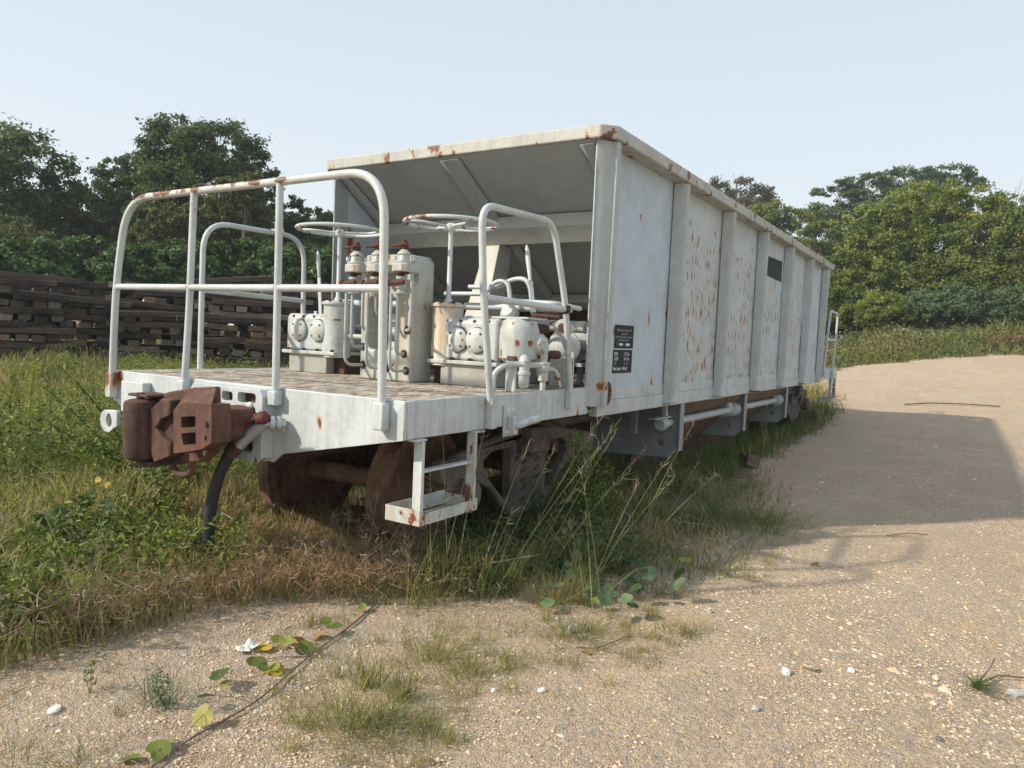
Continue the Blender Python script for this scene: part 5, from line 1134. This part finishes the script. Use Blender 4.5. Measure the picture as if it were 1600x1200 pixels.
# tall seeding stalks: (base px, tip px, count, label)
def stalks(base, tips, label, headlen=.16, hw=.05, mat='stalk'):
    b0 = ground_pt(*base); root = empty('seeding_grass', tuple(b0), label, 'tall grass', 'tall seeding grasses by the bogie')
    for (tu, tv) in tips:
        d = math.hypot(b0[0] - CP[0], b0[1] - CP[1]) + rng.uniform(-.15, .25); tip = at_dist(tu, tv, d)
        b = b0 + np.array([rng.normal() * .05, rng.normal() * .05, -.02]); mid = b * .5 + tip * .5 + np.array([0, 0, .10 * (tip[2] - b[2])])
        Ps = [tuple((1 - t) ** 2 * b + 2 * t * (1 - t) * mid + t * t * tip) for t in np.linspace(0, 1, 9)]
        mb = MB().tube(Ps, list(np.linspace(.0030, .0010, 9)), 5)
        st = mb.build('stalk', M['stalk'], root); a_ = st.data.attributes.new('tint', 'FLOAT', 'FACE'); a_.data.foreach_set('value', np.full(len(st.data.polygons), rng.rand(), np.float32))
        n = 15; tt = rng.uniform(.80, 1, n)[:, None]; Q = (1 - tt) ** 2 * b + 2 * tt * (1 - tt) * mid + tt * tt * tip
        dirv = unit(tip - mid)[None, :]; dd = unit(rng.normal(size=(n, 3)) * .6 + dirv) * rng.uniform(.03, hw * 1.9, (n, 1)) * (headlen / .16)
        strands('seed_head', Q, dd, .0013, M['seed'], st)
    n = 36; bb = np.tile(b0, (n, 1)) + rng.normal(size=(n, 3)) * np.array([.05, .05, 0]); hh = rv(n, .15, .45)
    blades_obj('blades', bb, hh, np.full(n, .004), rng.normal(size=(n, 2)) * hh[:, None] * .4 + np.array([.05, -.05]), M['grass'], root, rv(n, 0, .8))
stalks((700, 930), [(690, 650), (762, 650), (742, 690), (672, 740)], 'tall purple-tinged grass stalks rising in front of the step')
stalks((745, 935), [(828, 690), (868, 700), (800, 800)], 'tall branching grass stalks in front of the tow hook')
stalks((790, 930), [(905, 760), (935, 700), (880, 780), (950, 640)], 'green grass stalks leaning right before the bogie')
stalks((840, 900), [(960, 680), (985, 735), (1010, 700), (965, 660)], 'grass stalks leaning right towards the hanging plate')
stalks((905, 925), [(1045, 715), (1055, 745), (995, 760)], 'long pale stalks leaning far right across the gravel')
stalks((985, 880), [(1085, 660), (1050, 735), (1120, 740)], 'slender stalks standing right of the round leaves')
stalks((655, 950), [(640, 840), (700, 760), (600, 870)], 'thin stalks left of the step tray')
stalks((1010, 860), [(1090, 725), (1075, 790)], 'pair of pale drooping stalks over the shaded gravel')
stalks((905, 945), [(908, 740), (915, 800), (890, 815)], 'straight green stalks directly below the bogie end')
stalks((130, 985), [(170, 770), (155, 850), (60, 780)], 'pale stalks standing in the left meadow')
stalks((560, 905), [(545, 800), (590, 770), (520, 800), (640, 800)], 'white dead stalks before the near wheel', .12, .05, 'seed')
# sprigs with leaflets
def sprig(base, tips, label, name='leafy_shrub', cat='shrub', leaf=.03, mat='lf_bright', per=60, wid=.05, leaves_='leaf_sprays', dr=.2):
    b0 = ground_pt(*base); root = empty(name, tuple(b0), label, cat); D0 = math.hypot(b0[0] - CP[0], b0[1] - CP[1]); PP = []; mb = MB()
    for tu, tv in tips:
        tip = at_dist(tu, tv, D0 + rng.uniform(-dr, dr)); mid = b0 * .45 + tip * .55 + np.array([0, 0, .18 * (tip[2] - b0[2])]) + rng.normal(size=3) * .04
        t = np.linspace(0, 1, 7)[:, None]; C_ = (1 - t) ** 2 * b0 + 2 * t * (1 - t) * mid + t * t * tip; mb.tube([tuple(q) for q in C_], list(np.linspace(.006, .002, 7) * min(1, float(np.linalg.norm(tip - b0)) / .6)), 5)
        t = rng.uniform(.25, 1, per)[:, None]; Q = (1 - t) ** 2 * b0 + 2 * t * (1 - t) * mid + t * t * tip
        PP.append(Q + rng.normal(size=(per, 3)) * wid * (1.2 - t * .7))
    mb.build('stem', M['lf_mid'], root); P = np.concatenate(PP)
    l = leaves_obj(leaves_, P, leaf * rv(len(P), .6, 1.3), M[mat], root, .5, rv(len(P), 0, 1), .9); l['kind'] = 'stuff'; return root
sprig((925, 850), [(900, 690), (925, 700), (880, 720), (950, 720), (910, 740), (940, 760), (870, 760), (960, 770), (900, 670)], 'bright feathery leaved shrub growing against the bogie end', leaf=.026, per=260, wid=.055)
sprig((860, 850), [(830, 745), (855, 730), (880, 760), (850, 780), (900, 790), (830, 790)], 'darker feathery shrub in the shade beneath the bogie', leaf=.026, mat='lf_dark', per=220, wid=.06)
sprig((250, 800), [(60, 600), (120, 600), (90, 570), (40, 640), (130, 690)], 'long arching weed with ragged leaves at the left', 'arching_weed', 'weed', .055, 'lf_bright', 70, .05, 'leaves', .35)
sprig((240, 900), [(180, 760), (150, 800), (215, 790), (120, 850)], 'leafy green weed below the eye plate', 'leafy_weed', 'weed', .05, 'lf_bright', 50, .04, 'leaves')
sprig((60, 960), [(40, 820), (90, 830), (20, 880), (120, 880)], 'pale leafy weed in the lower left meadow', 'leafy_weed', 'weed', .05, 'lf_bright', 60, .045, 'leaves')
sprig((140, 1085), [(132, 1045), (138, 1030), (145, 1040)], 'small upright seedling at the edge of the left grass', 'seedling', 'weed', .02, 'lf_bright', 20, .015, 'leaves')
sprig((260, 1110), [(232, 1060), (250, 1050), (262, 1065), (240, 1080)], 'fine blue-green bushy seedling on the lower left gravel', 'seedling', 'weed', .014, 'lf_grey', 110, .02, 'leaves')
sprig((300, 740), [(250, 700), (330, 705), (400, 760), (420, 735), (350, 770), (380, 720)], 'leafy weeds under the coupler', 'leafy_weed', 'weed', .045, 'lf_mid', 90, .06, 'leaves')
sprig((480, 930), [(480, 935), (560, 900), (535, 915)], 'low yellowish weed among the brown sedge', 'low_weed', 'weed', .03, 'lf_yellow', 30, .03, 'leaves')
WD = [((30, 800), [(0, 640), (50, 650), (20, 600), (80, 680)], 'tall bright weed at the left edge below the fern', 'lf_bright'), ((180, 760), [(150, 620), (200, 640), (120, 650)], 'tall ragged weed left of the headstock', 'lf_yellow'), ((90, 760), [(80, 610), (110, 625), (60, 630), (130, 640)], 'tall yellow-green weed behind the left meadow', 'lf_yellow'),
      ((20, 1000), [(0, 880), (40, 890), (60, 920), (-20, 900)], 'bushy weed low at the left edge', 'lf_bright'), ((250, 840), [(220, 740), (260, 735), (290, 760), (200, 770)], 'leafy weed just below the coupler head', 'lf_bright'), ((120, 900), [(90, 790), (130, 780), (160, 800), (60, 810)], 'dense weed in the middle of the left meadow', 'lf_mid')]
for b_, t_, lb, mt in WD: sprig(b_, t_, lb, 'tall_weed', 'weed', .05, mt, 110, .055, 'leaves', .3)
# fern fronds at the left edge
def fern(base, tips, label):
    b0 = ground_pt(*base); root = empty('fern', tuple(b0), label, 'fern'); D0 = math.hypot(b0[0] - CP[0], b0[1] - CP[1])
    for tu, tv in tips:
        tip = at_dist(tu, tv, D0 - rng.uniform(.0, .5)); up_ = b0 * .5 + tip * .5 + np.array([0, 0, .25])
        n = 26; t = np.linspace(.0, 1, n)[:, None]; C_ = (1 - t) ** 2 * b0 + 2 * t * (1 - t) * up_ + t * t * tip
        fr = MB().tube([tuple(q) for q in C_[::3]], .003, 4).build('stem', M['bark'], root)
        m_ = 22; t = np.linspace(.3, 1, m_)[:, None]; C_ = (1 - t) ** 2 * b0 + 2 * t * (1 - t) * up_ + t * t * tip
        tan = unit(np.gradient(C_, axis=0)); sd = unit(np.cross(tan, [0, 0, 1])); Lf = (.065 * np.sin(np.pi * (1 - (t - .3) / .75) * .8 + .25)).clip(.01)
        V, cnt = [], 0
        for s_ in (1, -1):
            d = unit(sd * s_ + tan * .35 + np.array([0, 0, -.12])) * Lf; wv = tan * .0075
            V.append(np.stack([C_ - wv, C_ + wv, C_ + d * .6 + wv * 1.1, C_ + d, C_ + d * .6 - wv * 1.1], 1).reshape(-1, 3)); cnt += m_
        mesh_arrays('frond', np.concatenate(V), np.full(cnt, 5), np.arange(cnt * 5), M['lf_yellow'], root, rv(cnt, .4, 1))['kind'] = 'stuff'
fern((40, 720), [(-20, 600), (20, 585), (55, 572), (95, 566), (110, 590), (-10, 640)], 'bright green fern with long fronds at the left edge')
fern((200, 800), [(130, 690), (95, 705), (160, 700), (60, 740)], 'smaller green fern below the bright one')
# heart-leaved plants
def round_leaf(c, r, nrm, heart=True):
    nrm = Vector(nrm).normalized(); u = nrm.orthogonal().normalized(); a0 = random.uniform(0, 6.28); u = Matrix.Rotation(a0, 3, nrm) @ u; w = nrm.cross(u); V = [Vector(c) - nrm * r * .12]
    for k in range(12):
        a = 2 * math.pi * k / 12; rr = r * (1 - .45 * max(0, math.cos(a)) ** 6 + .08 * max(0, -math.cos(a)) ** 4) * random.uniform(.94, 1.05); V.append(Vector(c) + (u * math.cos(a) + w * math.sin(a)) * rr + nrm * r * .10 * math.cos(2 * a))
    return V, [(0, 1 + k, 1 + (k + 1) % 12) for k in range(12)]
def heart_plant(name, label, spots, r, mats, stem=None, cat='plant', hgt=.06):
    pts = [ground_pt(u, v) for u, v in spots]; b0 = ground_pt(*stem[0]) if stem else np.mean(pts, 0)
    root = empty(name, tuple(b0), label, cat)
    if stem:
        S_ = [tuple(ground_pt(*q) + np.array([0, 0, .012])) for q in stem]; MB().tube(round_path(S_, .3, 4), .004, 6).build('stem', M['deadwood'], root)
        SS = np.array(S_)
    for p in pts:
        z = rng.uniform(.3, 1) * hgt; c = p + np.array([0, 0, z]); n_ = (rng.normal() * .4 - .25, rng.normal() * .4 - .1, 1)
        V, F = round_leaf(c, r * rng.uniform(.7, 1.2), n_); mb = MB().add(V, F)
        l = mb.build('leaf', M[random.choice(mats)], root, smooth_=False)
        a_ = l.data.attributes.new('tint', 'FLOAT', 'FACE'); a_.data.foreach_set('value', np.full(len(l.data.polygons), rng.uniform(.1, 1), np.float32))
        q = SS[np.argmin(np.linalg.norm(SS - p, axis=1))] if stem else p * .7 + b0 * .3
        MB().tube([tuple(q), tuple((np.array(q) + c) / 2 + np.array([0, 0, .01])), tuple(c)], .0016, 5).build('leaf_stalk', M['deadwood'], root)
heart_plant('creeping_vine', 'creeping vine with heart-shaped leaves along a runner across the lower left gravel', [(318, 1138), (322, 1108), (352, 1080), (340, 1075), (405, 1055), (398, 1048), (447, 1020), (435, 1012), (520, 992), (508, 980), (565, 958), (555, 945), (258, 1170), (245, 1185), (200, 1195), (475, 1022), (430, 1050)], .038, ['lf_bright', 'lf_yellow', 'lf_bright'], [(225, 1215), (285, 1165), (400, 1105), (480, 1030), (545, 985), (590, 945)], 'vine')
sp = [(950 + rng.normal() * 45, 935 + rng.normal() * 26) for k in range(38)]
heart_plant('round_leaf_plant', 'patch of round bluish green leaves creeping out from under the wagon', sp + [(960, 968), (975, 972), (945, 975), (988, 968), (1000, 905), (1010, 940)], .040, ['lf_grey', 'lf_grey', 'lf_mid'], None, hgt=.14)
heart_plant('round_leaf_plant', 'small patch of yellow-green round leaves on the right of the bluish patch', [(1055, 880), (1070, 900), (1060, 905), (1045, 890), (1075, 885), (1065, 870)], .042, ['lf_bright', 'lf_yellow'], None, hgt=.12)
heart_plant('round_leaf_plant', 'yellowing round leaves at the front of the leafy patch', [(905, 945), (920, 950), (948, 938), (955, 935), (930, 958), (915, 935)], .036, ['lf_yellow', 'lf_yellow', 'lf_bright'], None, hgt=.08)
sp = [(880 + rng.normal() * 40, 860 + rng.normal() * 20) for k in range(20)]
heart_plant('round_leaf_plant', 'dim round leaves in the shade behind the tall stalks', sp, .045, ['lf_grey', 'lf_dark'], None, hgt=.22)
sp = [(120 + rng.normal() * 45, 850 + rng.normal() * 25) for k in range(9)]
heart_plant('round_leaf_plant', 'few round leaves among the left meadow weeds', sp, .05, ['lf_bright', 'lf_mid'], None, hgt=.40)
sp = [(500 + rng.normal() * 25, 960 + rng.normal() * 8) for k in range(5)]
# yellow blossoms / dead leaves
def litter(spots, name, label, cat, mat, r=.03, h=.0):
    for k, (u, v, lb) in enumerate(spots):
        c = ground_pt(u, v); z = h if not hasattr(h, '__len__') else h[k]
        V, F = round_leaf(tuple(c + np.array([0, 0, .012 + z])), r * rng.uniform(.8, 1.2), (rng.normal() * .5, rng.normal() * .5, 1)); o = MB().add(V, F).build(name, M[mat], smooth_=False)
        a_ = o.data.attributes.new('tint', 'FLOAT', 'FACE'); a_.data.foreach_set('value', np.full(len(o.data.polygons), rng.uniform(.1, 1), np.float32)); tag(o, lb, cat)
litter([(410, 1018, 'yellow fallen leaf standing beside the white scrap'), (428, 1052, 'dull yellow leaf beside the vine runner')], 'fallen_leaf', '', 'leaf', 'yellow_leaf', .04)
litter([(466, 1005, 'orange dead leaf right of the white scrap'), (497, 998, 'brown dead leaf near the vine end'), (1272, 884, 'long reddish brown dead leaf alone on the sunlit gravel'), (915, 1022, 'brown curled leaf below the green weed tuft'), ], 'fallen_leaf', '', 'leaf', 'dry_leaf', .035)
for (u, v, lb) in [(153, 750, 'yellow leaf hanging in the weeds below the eye plate'), (168, 758, 'orange leaf beside the yellow one in the weeds')]:
    c = at_dist(u, v, 3.9); V, F = round_leaf(tuple(c), .016, (-.8, -.4, .3)); o = MB().add(V, F).build('yellow_leaf', M['yellow_leaf'], smooth_=False)
    a_ = o.data.attributes.new('tint', 'FLOAT', 'FACE'); a_.data.foreach_set('value', np.full(len(o.data.polygons), .4, np.float32)); tag(o, lb, 'leaf')

# ================================================================== STONES, STICKS, LITTER
def rock(u, v, sx, sy, sz, mat, label, rot=0, name='stone'):
    p = ground_pt(u, v); mb = MB(); n1_, n2_ = 7, 9; V = [(0, 0, -1)]
    for i_ in range(1, n1_):
        th_ = math.pi * i_ / n1_
        for k in range(n2_): a = 2 * math.pi * k / n2_; q = rng.uniform(.78, 1.08); V.append((math.sin(th_) * math.cos(a) * q, math.sin(th_) * math.sin(a) * q, -math.cos(th_) * q))
    V.append((0, 0, 1)); F = [(0, 1 + (k + 1) % n2_, 1 + k) for k in range(n2_)]
    for i_ in range(n1_ - 2):
        for k in range(n2_): l = (k + 1) % n2_; F.append((1 + i_ * n2_ + k, 1 + i_ * n2_ + l, 1 + (i_ + 1) * n2_ + l, 1 + (i_ + 1) * n2_ + k))
    F += [(len(V) - 1, 1 + (n1_ - 2) * n2_ + k, 1 + (n1_ - 2) * n2_ + (k + 1) % n2_) for k in range(n2_)]
    c_, s_ = math.cos(rot), math.sin(rot); mb.add([(x * sx * c_ - y * sy * s_, x * sx * s_ + y * sy * c_, z * sz) for x, y, z in V], F)
    o = mb.build(name, M[mat], smooth_=False); o.location = (p[0], p[1], p[2] + sz * .55); return tag(o, label, 'stone')
rock(891, 990, .020, .014, .030, 'rock_grey', 'upright pale grey stone beside the green weed tuft')
rock(846, 1082, .020, .014, .012, 'rock_white', 'small white stone on the gravel, right of the tufts', 2.4)
rock(771, 1083, .014, .012, .012, 'rock_white', 'small white stone by the grey gravel patch')
rock(870, 968, .012, .010, .010, 'rock_white', 'white pebble left of the upright grey stone')
rock(1108, 958, .022, .018, .016, 'rock_grey', 'bluish grey stone below the round leaf patches', .5)
rock(1590, 1088, .060, .030, .020, 'rock_grey', 'flat grey stone at the right edge beside the dry weed', -.9)
rock(1468, 1158, .020, .014, .010, 'rock_dark', 'dark stone near the bottom right', .3)
rock(1228, 1052, .030, .022, .016, 'rock_white', 'pale stone on the open gravel, lower middle', .5)
rock(1330, 1050, .022, .018, .012, 'rock_white', 'creamy stone between the leaf scraps and the dry weed', .5)
rock(1180, 1110, .022, .018, .012, 'rock_grey', 'grey stone half buried low on the gravel', .5)
rock(85, 1112, .035, .025, .012, 'rock_white', 'chalky white stone at the lower left', .5)
rock(1435, 880, .035, .012, .006, 'rock_dark', 'thin dark flake on the sunlit gravel', .9)
# loose pebbles over the whole yard (uncounted)
n = 85000; x, y, r = scatter(n, 1.7, 15, -.68, .68, 1.15)
ok = ~(inpoly(x, y, vegpoly) & (dist_edge(x, y, edge) > .35)); ok &= rng.rand(len(x)) < np.clip(.25 + 1.1 * patchn(x, y, .8, 4) ** 1.5, 0, 1)
x, y, r = x[ok], y[ok], r[ok]; n = len(x)
s = .0030 * np.exp(rng.normal(size=n) * .45) * (1 + .10 * r); big = rng.rand(n) < .006; s = np.where(big, s * 1.9, s)
coarse = (x > -.4) & (y < -1.9) & (r < 4.2); s = np.where(coarse & (rng.rand(n) < .12), s * 1.6, s)
octv = np.array([[1, 0, 0], [.3, .9, 0], [-.8, .5, 0], [-.7, -.6, 0], [.3, -.95, 0], [.1, .05, .8], [0, 0, -.6]]); fcs = np.array([[0, 1, 5], [1, 2, 5], [2, 3, 5], [3, 4, 5], [4, 0, 5]])
a = rv(n, 0, 2 * math.pi); jit = rng.uniform(.7, 1.25, (n, 7, 1)); V = octv[None] * jit * s[:, None, None] * np.stack([rv(n, .8, 1.5), rv(n, .7, 1.1), rv(n, .5, 1)], 1)[:, None, :]
ca, sa = np.cos(a)[:, None], np.sin(a)[:, None]; VX = V[..., 0] * ca - V[..., 1] * sa; VY_ = V[..., 0] * sa + V[..., 1] * ca
V = np.stack([VX + x[:, None], VY_ + y[:, None], V[..., 2] + (gz(x, y) + s * .05)[:, None]], -1)
idx = (fcs.ravel()[None] + (np.arange(n) * 7)[:, None]).ravel()
tint = np.repeat(np.where(rng.rand(n) < .88, rv(n, 0, .86), rv(n, .86, 1)), 5)
o = mesh_arrays('gravel', V.reshape(-1, 3), np.full(n * 5, 3), idx, M['pebble'], None, tint); tag(o, 'loose beige and grey pebbles over the yard', 'gravel', kind='stuff')
# white scrap
p = ground_pt(387, 1016); mb = MB(); G_ = 7
V = [(p[0] + (i_ - 3) * .017 + rng.normal() * .003, p[1] + (j_ - 3) * .012 + rng.normal() * .003, p[2] + .012 + abs(rng.normal()) * .009) for i_ in range(G_) for j_ in range(G_)]
F = [(i_ * G_ + j_, (i_ + 1) * G_ + j_, (i_ + 1) * G_ + j_ + 1, i_ * G_ + j_ + 1) for i_ in range(G_ - 1) for j_ in range(G_ - 1)]
o = MB().add(V, F).build('paper_scrap', M['rock_white'], smooth_=False); tag(o, 'crumpled white scrap on the gravel at the edge of the left grass', 'scrap')
# wood chunk under the hopper edge
p = ground_pt(1170, 728); mb = sleeper_mesh(.42, .16, .14, 9); o = mb.build('wood_chunk', M['deadwood']); o.location = (p[0], p[1], p[2] + .07); o.rotation_euler = (.2, .1, .5); tag(o, 'dark broken chunk of wood on the shaded gravel beside the hopper', 'wood chunk')
def stick(pts, r, label, name='stick', mat='deadwood'):
    P = [tuple(ground_pt(u, v) + np.array([0, 0, r + .004 + dz])) for u, v, dz in pts]; o = MB().tube(P, r, 6).build(name, M[mat]); return tag(o, label, 'stick')
stick([(1413, 635, .02), (1450, 633, .03), (1500, 634, .02), (1562, 637, .01)], .016, 'long thin dark stick lying on the far sunlit gravel')
stick([(1385, 838, .0), (1420, 836, .01), (1450, 837, 0)], .004, 'thin curved twig at the edge of the wagon shadow')
stick([(900, 1014, 0), (930, 1020, .01), (960, 1008, .01), (985, 995, 0)], .003, 'thin dark twig below the leafy patch')
stick([(1255, 1045, 0), (1275, 1052, .005), (1282, 1050, 0)], .004, 'short dark twig on the lower gravel')
# dry uprooted weed at the right
c = ground_pt(1525, 1078); root = empty('dry_weed', tuple(c), 'dry uprooted grass weed with splayed dark leaves at the lower right', 'weed')
n = 80; a = rng.uniform(0, 2 * math.pi, n); L_ = rv(n, .05, .17); lean = np.stack([np.cos(a) * L_, np.sin(a) * L_], 1)
blades_obj('blades', np.tile(c + np.array([0, 0, .012]), (n, 1)) + rng.normal(size=(n, 3)) * .004, rv(n, .006, .06), np.full(n, .006), lean, M['grass_dark'], root, rv(n, .1, .7))
P = [tuple(ground_pt(u, v) + np.array([0, 0, .02])) for u, v in ((1525, 1078), (1560, 1062), (1600, 1066), (1640, 1072))]; MB().tube(P, .004, 6).build('stem', M['deadwood'], root)
P = [tuple(ground_pt(u, v) + np.array([0, 0, .01])) for u, v in ((1525, 1078), (1548, 1090), (1575, 1100))]; MB().tube(P, .003, 6).build('stem', M['deadwood'], root)
P = [tuple(ground_pt(u, v) + np.array([0, 0, z])) for u, v, z in ((1525, 1078, .01), (1545, 1060, .05), (1552, 1055, .08))]; MB().tube(P, .003, 6).build('stem', M['deadwood'], root)

# ================================================================== HAZE
hm = bpy.data.materials.new('haze_air'); hm.use_nodes = True; t = hm.node_tree; t.nodes.clear()
o_ = t.nodes.new('ShaderNodeOutputMaterial'); pv = t.nodes.new('ShaderNodeVolumePrincipled'); pv.inputs['Color'].default_value = (.90, .94, 1, 1); pv.inputs['Density'].default_value = .0011; pv.inputs['Anisotropy'].default_value = .2
t.links.new(pv.outputs[0], o_.inputs['Volume'])
hz_ = MB().box(-290, 290, -290, 290, -3.2, 22).build('haze', hm, smooth_=False); tag(hz_, 'thin pale haze over the whole yard', 'haze', kind='stuff')
